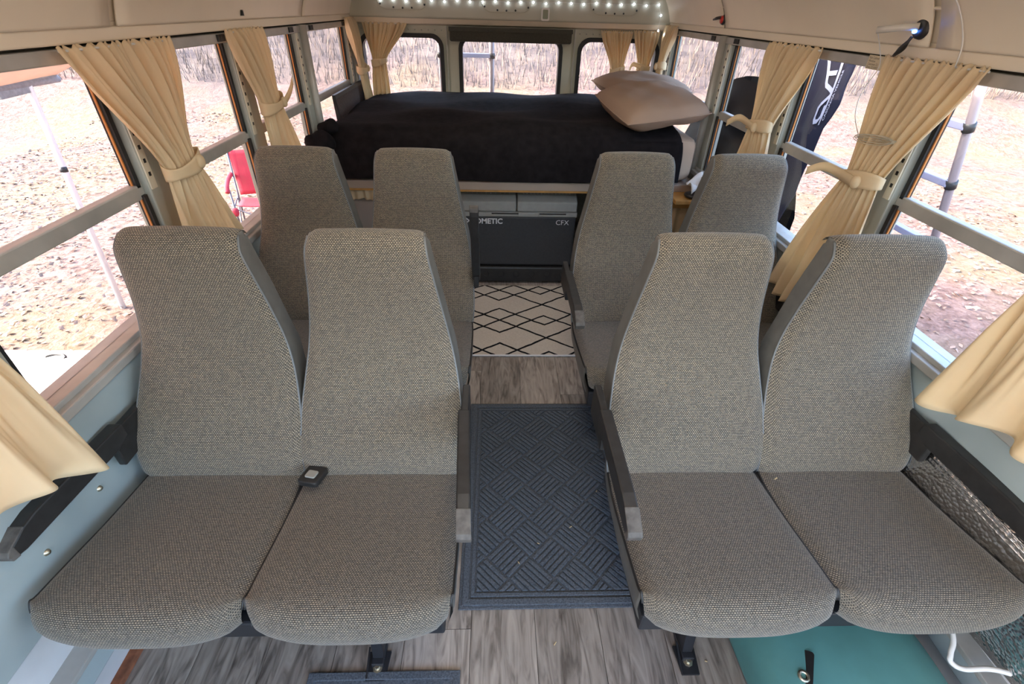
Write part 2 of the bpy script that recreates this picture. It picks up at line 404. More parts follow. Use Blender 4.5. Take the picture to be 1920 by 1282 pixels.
# ================================================================== floor of planks
fl = structure('floor')
MB().box(-1.16, 1.16, YF, YR, -.06, -.008).build('subfloor', 'dark', fl)
PW, PL = .19, 1.22
meshes = {}
x = -1.12; row = 0
while x < 1.11:
    w = min(PW, 1.12-x); y = YF - [0, .45, .8, .25, .62][row % 5]
    while y < YR:
        y0 = max(y, YF); y1 = min(y+PL, YR)
        if y1-y0 > .03:
            key = (round(w, 3), round(y1-y0, 3))
            if key not in meshes:
                o = MB().box(0, w-.0016, 0, key[1]-.0016, -.008, 0).build('plank', 'plank', fl); meshes[key] = o.data
            else:
                o = bpy.data.objects.new('plank', meshes[key]); COL.objects.link(o); o.parent = fl
            o.location = (x, y0, 0)
        y += PL
    x += PW; row += 1

# ================================================================== side walls, posts and windows
def sbox(mb, s, xa, xb, y0, y1, z0, z1):
    a, b = sorted((s*xa, s*xb)); return mb.box(a, b, y0, y1, z0, z1)
WIN = [(-1.08, -.02), (.09, .69), (.80, 1.40), (1.51, 2.11), (2.22, 2.82), (2.985, 3.776)]
wn_i = 0; tr_i = 0
ZS, ZM, ZH = .752, 1.050, 1.372
for s, side in ((-1, 'left'), (1, 'right')):
    w = structure('wall_'+side)
    yw = .03 if s > 0 else YF
    m_ = MB(); sbox(m_, s, 1.085, 1.15, yw, YR, .36, .716); m_.build('upper_panel', 'wall', w, bevel=.003)
    m_ = MB(); sbox(m_, s, 1.112, 1.15, yw, YR, -.02, .36); m_.build('lower_panel', 'wallpale', w)
    m_ = MB(); sbox(m_, s, 1.070, 1.116, yw, YR, .135, .215); m_.build('seat_rail', 'wall', w, bevel=.006)
    m_ = MB(); sbox(m_, s, 1.062, 1.114, yw, YR, .205, .222); m_.build('rail_lip', 'alu', w, bevel=.003)
    m_ = MB(); sbox(m_, s, 1.088, 1.118, yw, YR, 0, .022); m_.build('corner_angle', 'rust', w, bevel=.002)
    for k, yb in enumerate((.62, .79, 1.52, 2.2)):
        MB().lathe([(.0001, -s*.006), (.005, -s*.005), (.0075, -s*.001), (.008, 0)], (s*1.085, yb, .50), 10, 'x').build('rivet', 'bolt', w, True)
    m_ = MB(); sbox(m_, s, 1.064, 1.15, yw, YR, .712, .738); m_.build('window_sill', 'alu', w, bevel=.004)
    m_ = MB(); sbox(m_, s, 1.082, 1.15, yw, YR, .736, ZS); m_.build('sill_cap', 'alu', w, bevel=.003)
    m_ = MB(); sbox(m_, s, 1.088, 1.15, YF, YR, ZH, 1.402); m_.build('head_rail', 'alu', w, bevel=.003)
    m_ = MB(); sbox(m_, s, 1.108, 1.15, YF, YR, 1.402, 1.409); m_.build('head_groove', 'blind', w)
    m_ = MB(); sbox(m_, s, 1.078, 1.15, YF, YR, 1.409, 1.44); m_.build('curtain_rail', 'cream', w, bevel=.004)
    m_ = MB(); sbox(m_, s, 1.088, 1.15, YF, YR, 1.438, 1.56); m_.build('cove_backing', 'cream', w)
    # posts between windows
    edges = [YF]+[e for ab in WIN for e in ab]+[YR]
    for k in range(0, len(edges), 2):
        a, b = edges[k], edges[k+1]; tr_i += 1
        t = structure('trim_%d' % tr_i, (s*1.1, a, 0))
        m_ = MB(); sbox(m_, s, 1.092, 1.15, a, b, ZS-.01, ZH); m_.build('post', 'post', t, bevel=.004)
        if b-a > .13 and k > 0:     # the wide double post has a rounded cover tube
            MB().tube([(s*1.085, (a+b)/2+.01, .62), (s*1.085, (a+b)/2+.01, 1.405)], .024, 12).build('cover_tube', 'alu', t, True)
        if k > 0:
            m_ = MB(); sbox(m_, s, 1.088, 1.094, a+.004, a+.030, ZM, ZH); m_.build('slotted_strip', 'strip', t)
            m_ = MB()
            for q in range(8): sbox(m_, s, 1.0868, 1.0885, a+.012, a+.021, ZM+.035+q*.036, ZM+.046+q*.036)
            m_.build('slots', 'rubber', t, kind='stuff')
    for (a, b) in WIN:
        wn_i += 1; t = structure('window_%d' % wn_i, (s*1.12, a, 0))
        m_ = MB(); sbox(m_, s, 1.110, 1.140, a, b, ZM-.022, ZM+.018); m_.build('mid_rail', 'alu', t, bevel=.004)
        for z0, z1, xg in ((ZM+.01, ZH, 1.122), (ZS if (s < 0 or a > 0) else .04, ZM-.01, 1.114)):
            m_ = MB(); sbox(m_, s, xg, xg+.004, a, b, z0, z1); m_.build('pane', 'glass', t)
            m_ = MB(); sbox(m_, s, xg-.012, xg+.01, b-.022, b-.007, z0, z1); m_.build('rubber_jamb', 'rubber', t)
            m_ = MB(); sbox(m_, s, xg-.003, xg+.002, b-.026, b-.022, z0, z1); m_.build('amber_seal', 'seal', t)
            m_ = MB(); sbox(m_, s, xg-.012, xg+.01, a, a+.014, z0, z1); m_.build('rubber_jamb', 'rubber', t)
        for yl in (a+.05, b-.09):
            m_ = MB()
            for q in range(3): sbox(m_, s, 1.080, 1.09, yl+q*.018, yl+q*.018+.013, ZH+.006, ZH+.027)
            m_.build('latch', 'black', t, bevel=.001)

# ================================================================== ceiling
LOWGLASS = True
ARC = [(1.076, 1.44), (1.066, 1.475), (1.045, 1.525), (1.0, 1.59), (.90, 1.66), (.70, 1.735), (.42, 1.785), (0, 1.81)]
prof = ARC+[(-x, z) for x, z in reversed(ARC[:-1])]
ce = structure('ceiling')
for a, b in ((YF, .05), (.07, 1.468), (1.498, 2.905), (2.925, YR)):
    P = spline([(x, 0, z) for x, z in prof], 4); mb = MB()
    mb.grid(lambda u, v: (lambda p: (p.x, lerp(a, b, v), p.z))(P[int(round(u*(len(P)-1)))]), len(P)-1, 24)
    o = mb.build('panel', 'cream', ce, True, solid=.006)
P2 = spline([(x*1.012, 0, z+.010) for x, z in prof], 4)
mb = MB(); mb.grid(lambda u, v: (lambda p: (p.x, lerp(YF, YR, v), p.z))(P2[int(round(u*(len(P2)-1)))]), len(P2)-1, 1); mb.build('backing_panel', 'cream', ce, True, solid=.006)
P3 = spline([(x*1.075, 0, z+.07) for x, z in prof], 4)
mb = MB(); mb.grid(lambda u, v: (lambda p: (p.x, lerp(YF-.05, YR+.08, v), p.z))(P3[int(round(u*(len(P3)-1)))]), len(P3)-1, 1); mb.build('roof_skin', 'wallpale', ce, True, solid=.02)
MB().tube([(1.047, YF, 1.527), (1.047, YR-.1, 1.527)], .004, 6).build('seam', 'cream', ce, True)
for y in (1.18, 1.93, 2.66, 3.35):
    MB().lathe([(.0001, -.004), (.004, -.003), (.006, 0)], (1.050, y, 1.518), 8, 'x').build('rivet', 'bolt', ce, True)
MB().box(-1.072, -1.06, 2.214, 2.226, 1.452, 1.470).build('slot', 'rubber', ce)

for yl, pw, lab in ((-.80, 1.3, 'added white fill lamp on the ceiling at the front of the bus'), (.75, .60, 'added white fill lamp on the ceiling over the front seats'), (2.35, .50, 'added white fill lamp on the ceiling near the bed')):  # fill lamps added out of view to brighten the cabin
    t = thing('fill_lamp', (0, yl, 1.80), lab, 'lamp', 'added fill lamps')
    MB().box(-.16, .16, yl-.07, yl+.07, 1.786, 1.806).build('fill_lamp_base', 'white', t, bevel=.004)
    MB().box(-.14, .14, yl-.055, yl+.055, 1.772, 1.787).build('diffuser', emit('fill_lamp_glow', (1, .95, .86), .6), t, bevel=.006)
    ld_ = bpy.data.lights.new('fill_lamp_light', 'AREA'); ld_.shape = 'RECTANGLE'; ld_.size = .28; ld_.size_y = .11; ld_.energy = pw; ld_.color = (1, .93, .82)
    lo = bpy.data.objects.new('fill_lamp_light', ld_); COL.objects.link(lo); lo.parent = t; lo.location = (0, 0, -.031)

# ================================================================== front end with windscreen (behind the camera)
wf = structure('wall_front')
MB().box(-1.15, 1.15, YF-.06, YF, -.02, .45).build('lower_panel', 'wall', wf)
MB().box(-1.15, 1.15, YF-.06, YF, 1.72, 1.84).build('upper_panel', 'cream', wf)
for x0, x1 in ((-1.15, -1.06), (1.06, 1.15), (-.03, .03)): MB().box(x0, x1, YF-.06, YF, .45, 1.72).build('pillar', 'post', wf)
for x0, x1 in ((-1.06, -.03), (.03, 1.06)): MB().box(x0, x1, YF-.035, YF-.03, .45, 1.72).build('windscreen_pane', 'glass', wf)

# ================================================================== rear wall with emergency door
wr = structure('wall_rear', (0, YR, 0))
fy = lambda x, z, d: (x, YR+d, z)
ZT = 1.322
MB().box(-1.15, 1.15, YR, YR+.05, -.02, .86).build('lower_panel', 'rear', wr)
MB().box(-1.15, 1.15, YR-.005, YR+.05, 1.385, 1.84).build('upper_panel', 'rear', wr)
cols = [(-1.13, -.47, -1.04, -.486), (-.43, .43, -.350, .352), (.47, 1.13, .490, 1.04)]
rw = 90
for k, (a, b, i0, i1) in enumerate(cols):
    inner = rrect(i0, i1, .90, ZT, .075); outer = rect_like(inner, a, b, .86, 1.385)
    nm = 'door_panel' if k == 1 else 'window_surround'
    MB().ring(outer, inner, fy, 0 if k != 1 else -.012, .05).build(nm, 'rear', wr)
    g1 = rrect(i0-.016, i1+.016, .884, ZT+.016, .085); g2 = rrect(i0+.010, i1-.010, .91, ZT-.010, .066)
    wn_i += 1; t = structure('window_%d' % wn_i, ((i0+i1)/2, YR, 0))
    MB().ring(g1, g2, fy, -.022, .055).build('gasket', 'rubber', t)
    MB().prism(g2, fy, .018, .022).build('pane', 'glass', t)
for x0 in (-.47, .43): MB().box(x0, x0+.04, YR, YR+.05, .86, 1.385).build('jamb', 'rear', wr)
for x0 in (-.45, .445): MB().box(x0, x0+.006, YR-.016, YR+.01, .86, 1.385).build('door_edge', 'alu', wr)
MB().box(-1.09, 1.09, YR-.085, YR, 1.425, 1.84).build('header_panel', 'rear', wr, bevel=.01)
MB().prism([(0, 1.425), (-.078, 1.425), (-.05, 1.395), (0, 1.385)], lambda a, b, d: (d, YR+a, b), -1.09, 1.09).build('header_lip', 'cream', wr)
for i in range(46):
    x = -1.03+i*.0458
    if abs(x) < .44: continue
    MB().lathe([(.0001, -.003), (.003, -.002), (.0045, 0)], (x, YR-.004, 1.358), 6, 'y').build('rivet', 'alu', wr, True)
for cx in (-.72, -.035, .69):
    h = thing('access_plate', (cx, YR-.085, 1.5), {-.72: 'oval riveted access plate on the rear header, leftmost of three', -.035: 'oval riveted access plate on the rear header above the dark blind', .69: 'oval riveted access plate on the rear header, rightmost of three'}[cx], 'access plate', 'oval plates on the rear header')
    MB().prism(rrect(cx-.17, cx+.17, 1.47, 1.62, .07), lambda a, b, d: (a, YR-.085-d, b), 0, .004).build('plate', 'rear', h, bevel=.002)
    for dx, z in ((-.145, 1.50), (-.06, 1.482), (0, 1.480), (.06, 1.482), (.145, 1.50)):
        MB().lathe([(.0001, -.004), (.005, -.003), (.006, 0)], (cx+dx, YR-.089, z), 8, 'y').build('screw', 'dark', h, True)
h = thing('gauge', (.225, YR-.085, 1.44), 'small white framed gauge with green face on the rear header', 'gauge')
MB().ring(rrect(.198, .252, 1.430, 1.502, .01), rrect(.207, .243, 1.440, 1.492, .006), lambda a, b, d: (a, YR-.085-d, b), 0, .014).build('frame', 'white', h)
MB().prism(rrect(.205, .245, 1.438, 1.494, .006), lambda a, b, d: (a, YR-.085-d, b), 0, .009).build('face', 'screen', h)
bl = thing('window_blind', (0, YR-.05, 1.3), 'dark olive rolled blind in its box above the rear door window', 'blind')
MB().box(-.418, .412, YR-.115, YR-.012, 1.300, 1.372).build('roll', 'blind', bl, bevel=.012)
MB().prism([(0, 1.375), (-.11, 1.385), (-.125, 1.36), (-.11, 1.36), (0, 1.36)], lambda a, b, d: (d, YR+a, b), -.422, .416).build('valance', 'blind', bl)

# ================================================================== double seats
BACK = [(.405, .014, .200), (.43, .003, .208), (.46, .0, .213), (.52, .018, .2165), (.60, .064, .213), (.68, .116, .2015), (.74, .146, .190), (.80, .160, .178), (.88, .162, .163),
        (.96, .156, .150), (1.025, .152, .1415), (1.052, .160, .138), (1.070, .178, .1345), (1.073, .200, .132), (1.066, .222, .130), (1.050, .235, .129)]
CUSH = [(.07, .440, .200), (.03, .447, .206), (-.05, .450, .2125), (-.15, .461, .2145), (-.25, .478, .215), (-.33, .491, .215), (-.37, .495, .2145), (-.393, .490, .213),
        (-.408, .474, .211), (-.416, .448, .207), (-.414, .418, .201), (-.402, .392, .193), (-.378, .376, .183)]
def dense(tab, n):
    P = spline([(a, b, c) for a, b, c in tab], n); return [(p.x, p.y, p.z) for p in P]
BD = dense(BACK, 3); CD = dense(CUSH, 3)
def arclen(D, ia, ib):
    L = [0]
    for p, q_ in zip(D, D[1:]): L.append(L[-1]+math.hypot(q_[ia]-p[ia], q_[ib]-p[ib]))
    return L
BL = arclen(BD, 0, 1); CL = arclen(CD, 0, 1)
def edge_drop(u): return max(0, (abs(u)-.86)/.14)**2
def back_front(cx, ox, oy):
    def fn(u, v):
        z, y, w = BD[int(round(v*(len(BD)-1)))]; k = 2*u-1
        conc = .010*(k*k-.4)*(-1) if z < 1.03 else 0
        y2 = y + .013*edge_drop(k) + (.006*k*k if z > .55 else -.004*(1-k*k))
        z2 = z - (.010*edge_drop(k)+.006*k*k)*min(1, max(0, (z-.96)/.10))
        if z < .47: z2 += .018*(1-k*k)*(.47-z)/.065*.6
        return (ox+cx+k*w, oy+y2, z2)
    def uv(u, v):
        i = int(round(v*(len(BD)-1))); return (cx*3+(2*u-1)*BD[i][2], BL[i])
    mb = MB(); mb.grid(fn, 22, len(BD)-1, uvs=uv); return mb, fn
def shell_side(z): return table([(.405, .125), (.52, .165), (.62, .212), (.74, .250), (.90, .254), (1.05, .240), (1.2, .240)], z)
def back_shell(cx, ox, oy, fn):
    mb = MB(); n = len(BD)-1; zt_ = max(range(len(BD)), key=lambda i: BD[i][0]); nf = list(range(zt_+1))
    rows = []
    for i in nf:
        v = i/n; a = Vector(fn(0, v)); b = Vector(fn(1, v)); z = BD[i][0]; w = BD[i][2]
        yb = oy+max(shell_side(z), BD[i][1]+.006); zi = a.z; fl_b = lerp(-.006, .006, min(1, max(0, (z-.5)/.25)))
        zi_b = min(zi, 1.040)
        row = [a, a+Vector((-.003, .012, 0)), Vector((ox+cx-w-fl_b*.7, lerp(a.y, yb, .5), lerp(zi, zi_b, .5))), Vector((ox+cx-w-fl_b, yb-.016, zi_b)), Vector((ox+cx-w+.028, yb, zi_b)),
               Vector((ox+cx+w-.028, yb, zi_b)), Vector((ox+cx+w+fl_b, yb-.016, zi_b)), Vector((ox+cx+w+fl_b*.7, lerp(b.y, yb, .5), lerp(zi, zi_b, .5))), b+Vector((.003, .012, 0)), b]
        rows.append(row)
    mb.grid(lambda u, v: tuple(rows[int(round(v*(len(rows)-1)))][int(round(u*9))]), 9, len(rows)-1)
    return mb
def cush_top(cx, ox, oy):
    def fn(u, v):
        y, z, w = CD[int(round(v*(len(CD)-1)))]; k = 2*u-1
        fr = smooth3(min(1, max(0, (-.33-y)/.08)))
        z2 = z + (.007*(1-k*k) - .012*edge_drop(k))*(1-fr*.6)
        y2 = y + (.030*abs(k)**3+.016*edge_drop(k))*fr
        if fr > 0: z2 += .018*abs(k)**3*max(0, (.47-z)/.09)
        return (ox+cx+k*w, oy+y2, z2)
    def uv(u, v):
        i = int(round(v*(len(CD)-1))); return (cx*3+.77+(2*u-1)*CD[i][2], CL[i]+2)
    mb = MB(); mb.grid(fn, 22, len(CD)-1, uvs=uv); return mb, fn
def cush_side(cx, ox, oy, fn, sgn):
    mb = MB(); n = len(CD)-1; m = n-14
    for u in ((0,) if sgn < 0 else (1,)):
        rows = []
        for i in range(m+1):
            p = Vector(fn(u, i/n)); y = p.y-oy
            zb = lerp(.345, .378, min(1, max(0, (-y-.2)/.18)))
            rows.append([p, p+Vector((sgn*.003, 0, -.006)), Vector((p.x+sgn*.002, p.y, min(p.z, lerp(p.z, zb, .5)))), Vector((p.x-sgn*.012, p.y, min(p.z, zb)))])
        mb.grid(lambda a, b: tuple(rows[int(round(b*m))][int(round(a*3))]), 3, m)
    return mb
def arm_profile(): return [(.02, .020), (-.235, .020), (-.268, .014), (-.312, -.006), (-.318, -.014), (-.314, -.028), (-.285, -.034), (-.02, -.034), (.022, -.018)]
def make_arm(t, lx, oy, ox, z, raised, splay, wide=.030):
    ang = -76 if raised else 0
    ca, sa = math.cos(R(ang)), math.sin(R(ang))
    py, pz = (.060, .635) if raised else (.0, z)
    def fn(a, b, d):
        yy = a*ca-b*sa; zz = a*sa+b*ca
        return (ox+lx+d+splay*a, oy+py+yy, pz+zz)
    A = MB().prism(arm_profile(), fn, -wide/2, wide/2).build('armrest', 'black', t, bevel=.004)
    MB().prism([(-.2675, .0165), (-.313, -.0045), (-.3195, -.0135), (-.3155, -.0295), (-.300, -.0320), (-.300, -.002), (-.266, .0125)], fn, -wide/2-.0006, wide/2+.0006).build('worn_tip', 'worn', A, bevel=.003)
    MB().box(ox+lx-.010, ox+lx+.010, oy-.02+(.05 if raised else 0), oy+.13, pz-.09 if not raised else pz-.05, pz+.01).build('armrest_bracket', 'black', t, bevel=.004)
def double_seat(cx, y0, wall, states, label):
    t = thing('double_seat', (cx, y0, 0), label, 'seat', 'double seats bolted to the floor')
    for sx in (-.2155, .2155):
        mb, fn = back_front(sx, cx, y0); b = mb.build('backrest', 'fabric', t, True)
        back_shell(sx, cx, y0, fn).build('vinyl_shell', 'vinyl', b, True, auto=50)
        n = len(BD)-1
        for u in (0, 1):
            MB().tube([Vector(fn(u, i/n))+Vector(((u*2-1)*.001, .003, 0)) for i in range(0, n-8)], .0034, 6).build('piping', 'piping', b, True)
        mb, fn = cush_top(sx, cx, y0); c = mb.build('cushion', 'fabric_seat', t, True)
        [cush_side(sx, cx, y0, fn, g_).build('vinyl_side', 'vinyl', c, True, auto=50) for g_ in (-1, 1)]
        n = len(CD)-1
        for u in (0, 1):
            MB().tube([Vector(fn(u, i/n))+Vector(((u*2-1)*.001, 0, -.002)) for i in range(2, n-11)], .0034, 6).build('piping', 'black', c, True)
    MB().box(cx-.405, cx+.405, y0-.345, y0+.10, .300, .366).build('seat_frame', 'dark', t, bevel=.006)
    MB().box(cx-.40, cx+.40, y0+.06, y0+.13, .34, .47).build('back_hinge_bar', 'dark', t, bevel=.006)
    lx = -wall*.20
    lg = MB().bar((cx+lx, y0-.20, .31), (cx+lx, y0-.255, .02), .030, .06, (0, 1, 0)).bar((cx+lx, y0+.0, .31), (cx+lx, y0+.06, .02), .030, .06, (0, 1, 0)).bar((cx+lx, y0-.30, .012), (cx+lx, y0+.12, .012), .034, .024).build('leg', 'dark', t, bevel=.003)
    for yy, d in ((y0-.29, -1), (y0+.12, 1)):
        ft = MB().prism([(-.030, d*-.030), (.030, d*-.030), (.024, d*.042), (-.024, d*.042)], lambda a, b, q: (cx+lx+a, yy+b, q), .0, .008).prism([(-.030, d*-.030), (-.024, d*.042), (-.024, d*-.030)], lambda a, b, q: (cx+lx-.028+q, yy+b, .008+(a+.030)*9 if False else .008+(.03 if b*d < 0 else 0)), 0, .005).build('foot_bracket', 'dark', t)
        MB().lathe([(.0001, .020), (.006, .020), (.0075, .018), (.0075, .012), (.013, .011), (.013, .008)], (cx+lx, yy+d*.012, 0), 8).build('bolt', 'bolt', ft)
    MB().box(*(sorted((cx+wall*.40, wall*1.072))), y0-.28, y0-.02, .300, .34).build('wall_bracket', 'dark', t)
    (ra, za, xa, sa), (rw_, zw, xw, sw) = states
    make_arm(t, xa-cx, y0, cx, za, ra, sa)
    make_arm(t, xw-cx, y0, cx, zw, rw_, sw, .034)
    return t
LX, RX, Y1, Y2 = -.622, .642, .87, 1.65
double_seat(LX, Y1, -1, [(False, .652, -.180, -.05), (False, .605, -1.058, .06)], 'grey tweed double seat in the front row left of the aisle')
double_seat(RX, Y1, 1, [(False, .652, .180, .0), (False, .600, 1.063, -.06)], 'grey tweed double seat in the front row right of the aisle')
double_seat(LX, Y2, -1, [(True, .65, -.178, 0), (True, .65, -1.060, 0)], 'grey tweed double seat in the second row left of the aisle, armrests up')
double_seat(RX, Y2, 1, [(False, .650, .182, .0), (False, .600, 1.063, -.06)], 'grey tweed double seat in the second row right of the aisle')
# seat belt buckle lying between the left front cushions
bk = thing('seat_belt_buckle', (-.585, .845, .47), 'black seat belt buckle lying between the front left cushions', 'buckle')
def bkf(a, b, d): 
    c, s_ = math.cos(R(-12)), math.sin(R(-12)); return (-.583+a*c-b*s_, .842+a*s_+b*c, .466+d+.15*(-b))
MB().prism(rrect(-.027, .027, -.030, .034, .008), bkf, 0, .020).build('housing', 'black', bk, bevel=.004)
MB().prism(rrect(-.014, .014, -.014, .012, .005), bkf, .018, .024).build('push_button', 'lid', bk, bevel=.002)
MB().prism([(-.02, .03), (.02, .03), (.018, .08), (-.018, .08)], bkf, .0, .008).build('stalk', 'black', bk)

# ================================================================== doormat, rug, second mat
MX0, MX1, MY0, MY1 = -.212, .395, .722, 1.640
dm = thing('doormat', (.09, 1.18, 0), 'dark blue ribbed doormat lying in the aisle between the front seats', 'doormat')
MB().box(MX0, MX1, MY0, MY1, 0, .005).build('base', 'mat', dm, bevel=.002)
def frame(name, e0, e1, z):
    MB().ring([(MX0+e0, MY0+e0), (MX1-e0, MY0+e0), (MX1-e0, MY1-e0), (MX0+e0, MY1-e0)], [(MX0+e1, MY0+e1), (MX1-e1, MY0+e1), (MX1-e1, MY1-e1), (MX0+e1, MY1-e1)], lambda a, b, d: (a, b, d), .004, z).build(name, 'mat', dm, bevel=.002)
frame('border', .010, .030, .010); frame('border', .036, .048, .010)
def clip(poly, x0, x1, y0, y1):
    for ax, lim, sg in ((0, x0, 1), (0, x1, -1), (1, y0, 1), (1, y1, -1)):
        out = []
        for i in range(len(poly)):
            p, q_ = poly[i-1], poly[i]; ip = (p[ax]-lim)*sg >= 0; iq = (q_[ax]-lim)*sg >= 0
            if ip != iq:
                t = (lim-p[ax])/(q_[ax]-p[ax]); out.append((p[0]+(q_[0]-p[0])*t, p[1]+(q_[1]-p[1])*t))
            if iq: out.append(q_)
        poly = out
        if len(poly) < 3: return []
    return poly
TS = .104; c45 = math.sqrt(.5); i0 = .053
for i in range(-9, 10):
    for j in range(-9, 10):
        mb = MB(); cx_, cy_ = (i-j)*TS*c45+.09, (i+j)*TS*c45+1.18
        for k in range(6):
            o_ = (-.5+(k+.5)/6)*(TS-.004); hw, hl = .0062, TS/2-.004
            quad = [(-hl, o_-hw), (hl, o_-hw), (hl, o_+hw), (-hl, o_+hw)]
            if (i+j) % 2: quad = [(b, -a) for a, b in quad]
            quad = [((a-b)*c45+cx_, (a+b)*c45+cy_) for a, b in quad]
            pl = clip(quad, MX0+i0, MX1-i0, MY0+i0, MY1-i0)
            if len(pl) >= 3: mb.prism(pl, lambda a, b, d: (a, b, d), .004, .0115)
        if mb.v: mb.build('ribbed_square', 'mat', dm, bevel=.0022)
rg = thing('rug', (.03, 2.36, 0), 'cream rug with black diamond lattice before the fridge', 'rug')
mb = MB(); mb.box(-.42, .48, 2.005, 2.775, 0, .008); mb.build('pile', 'rug', rg, bevel=.003)
MB().box(-.42, .48, 2.005, 2.017, .001, .0086).build('hem', 'offwhite', rg, bevel=.002)
fm = thing('floor_mat', (-.4, .3, 0), 'dark mat whose edge just shows at the bottom before the left seats', 'mat')
MB().box(-.60, -.20, -.1, .555, 0, .007).build('pile', 'mat', fm, bevel=.002)
MB().ring([(-.605, -.105), (-.195, -.105), (-.195, .56), (-.605, .56)], [(-.585, -.085), (-.215, -.085), (-.215, .54), (-.585, .54)], lambda a, b, d: (a, b, d), .001, .010).build('binding', 'mat', fm, bevel=.002)

# ================================================================== bed
bed = thing('bed', (0, 3.3, 0), 'raised bed platform with mattress across the rear of the bus', 'bed')
MB().box(-1.07, 1.07, 2.760, 3.93, .634, .680).build('platform', 'board', bed, bevel=.004)
MB().box(-1.07, 1.07, 2.765, 2.80, .622, .634).build('edge_strip', 'pine', bed)
mt = MB()
def rbox(mb, x0, x1, y0, y1, z0, z1, r, wob=0):
    c = ((x0+x1)/2, (y0+y1)/2, (z0+z1)/2); h = ((x1-x0)/2, (y1-y0)/2, (z1-z0)/2); n = 10
    def face(ax, sg):
        a1, a2 = [(1, 2), (2, 0), (0, 1)][ax]
        def fn(u, v):
            p = [0, 0, 0]; p[ax] = sg*h[ax]; p[a1] = (2*u-1)*h[a1]*sg; p[a2] = (2*v-1)*h[a2]
            q_ = [max(-(h[k]-r), min(h[k]-r, p[k])) for k in range(3)]; d = Vector([p[k]-q_[k] for k in range(3)])
            if d.length > 1e-6: d = d.normalized()*r
            w = wob*(math.sin(p[0]*9+p[1]*7)+math.sin(p[1]*13+p[2]*11+1))
            return tuple(c[k]+q_[k]+d[k]*(1+w/r) for k in range(3))
        mb.grid(fn, n*2, n*2)
    for ax in range(3):
        for sg in (-1, 1): face(ax, sg)
    return mb
rbox(mt, -1.04, 1.035, 2.775, 3.92, .672, .935, .07).build('mattress', 'sheet', bed, True)
# blanket draped over the front and the left end
def wr_(x, y): return .006*math.sin(x*5+y*9)+.004*math.sin(x*11-y*6+1)+.004*math.sin(x*3.1-y*17)
BP = [(3.90, .958), (3.6, .955), (3.3, .952), (3.05, .955), (2.90, .950), (2.83, .935), (2.785, .900), (2.758, .84), (2.750, .77), (2.748, .71), (2.750, .684)]
BPs = spline([(y, 0, z) for y, z in BP], 4)
def bfn(u, v):
    p = BPs[int(round(v*(len(BPs)-1)))]; x = lerp(-1.045, .935+.02*math.sin(p.x*8), u)
    e = max(0, (-.93-x)/.115); y, z = p.x, p.z
    if v < .62: z += wr_(x, y)*1.3 - .06*e*e + .02*math.exp(-((x-.45)/.5)**2)*(y > 3.4)
    else: y -= .010*abs(math.sin(x*7.3+math.sin(x*3)*2))*(v-.6)/.4; z -= .006*math.sin(x*4.3+1)
    return (x, y-.008, z+.012)
blk = MB().grid(bfn, 90, len(BPs)-1); tag(blk.build('blanket', 'blanket', None, True, solid=.012), 'black fleece blanket draped over the bed and its front side', 'blanket')
cr = thing('bundled_blanket', (-1.0, 2.80, .93), 'black bundled cloth at the left front corner of the bed', 'blanket')
MB().blob((-1.005, 2.79, .948), (.055, .05, .040), 18, 10, .9, lambda p: p+Vector((0, 0, .010*math.sin(p.x*60)))).build('fold', 'blanket', cr, True)
MB().blob((-1.03, 2.70, .89), (.075, .09, .055), 18, 10, .9, lambda p: p+Vector((0, 0, .008*math.sin(p.x*50+p.y*40)))).build('fold', 'blanket', cr, True)
def pillow(name, c, hx, hy, hz, rot, label):
    t = thing(name, c, label, 'pillow', 'taupe pillows on the bed')
    Rm = Matrix.Rotation(R(rot[2]), 3, 'Z') @ Matrix.Rotation(R(rot[1]), 3, 'Y') @ Matrix.Rotation(R(rot[0]), 3, 'X')
    def side(sg):
        def fn(u, v):
            a, b = 2*u-1, 2*v-1; k = max(0, (1-abs(a)**3)*(1-abs(b)**3))**.48
            pin = (1-.035*(1-abs(b)**2)*abs(a)**4)*(1-.07*a*a*b*b); pin2 = (1-.035*(1-abs(a)**2)*abs(b)**4)*(1-.07*a*a*b*b)
            z = sg*hz*k*(1+.08*math.sin(a*5+b*3)+.05*math.sin(b*9-a*4)+.03*math.sin(a*13+b*5))
            return tuple(Vector(c)+Rm @ Vector((a*hx*pin, b*hy*pin2, z)))
        return fn
    mb = MB().grid(side(1), 28, 22).grid(lambda u, v: side(-1)(1-u, v), 28, 22); p = mb.build('case', 'pillow', t, True)
    ed = []
    f = side(0)
    for i in range(24): ed.append(f(i/24, 0))
    for i in range(18): ed.append(f(1, i/18))
    for i in range(24): ed.append(f(1-i/24, 1))
    for i in range(18): ed.append(f(0, 1-i/18))
    MB().tube(ed, .004, 6, True).build('seam', 'pillow', t, True)
pillow('pillow', (.85, 3.55, 1.090), .25, .31, .07, (2, -2, 10), 'taupe pillow lying at the back, under the other pillow on the bed')
pillow('pillow', (.80, 3.10, 1.055), .25, .35, .085, (5, -7, 6), 'taupe pillow lying on top at the front right of the bed')
sc = thing('framed_screen', (-1.06, 3.45, .85), 'dark framed brown mesh screen leaning inside the left rear window', 'screen')
def scf(a, b, d): return (-1.062+d+.05*(1.05-b), a, b)
MB().ring([(3.14, .80), (3.86, .80), (3.86, 1.055), (3.14, 1.055)], [(3.16, .82), (3.84, .82), (3.84, 1.035), (3.16, 1.035)], scf, 0, .018).build('frame', 'black', sc)
MB().prism([(3.155, .815), (3.845, .815), (3.845, 1.04), (3.155, 1.04)], scf, .007, .011).build('mesh_panel', 'mesh', sc)

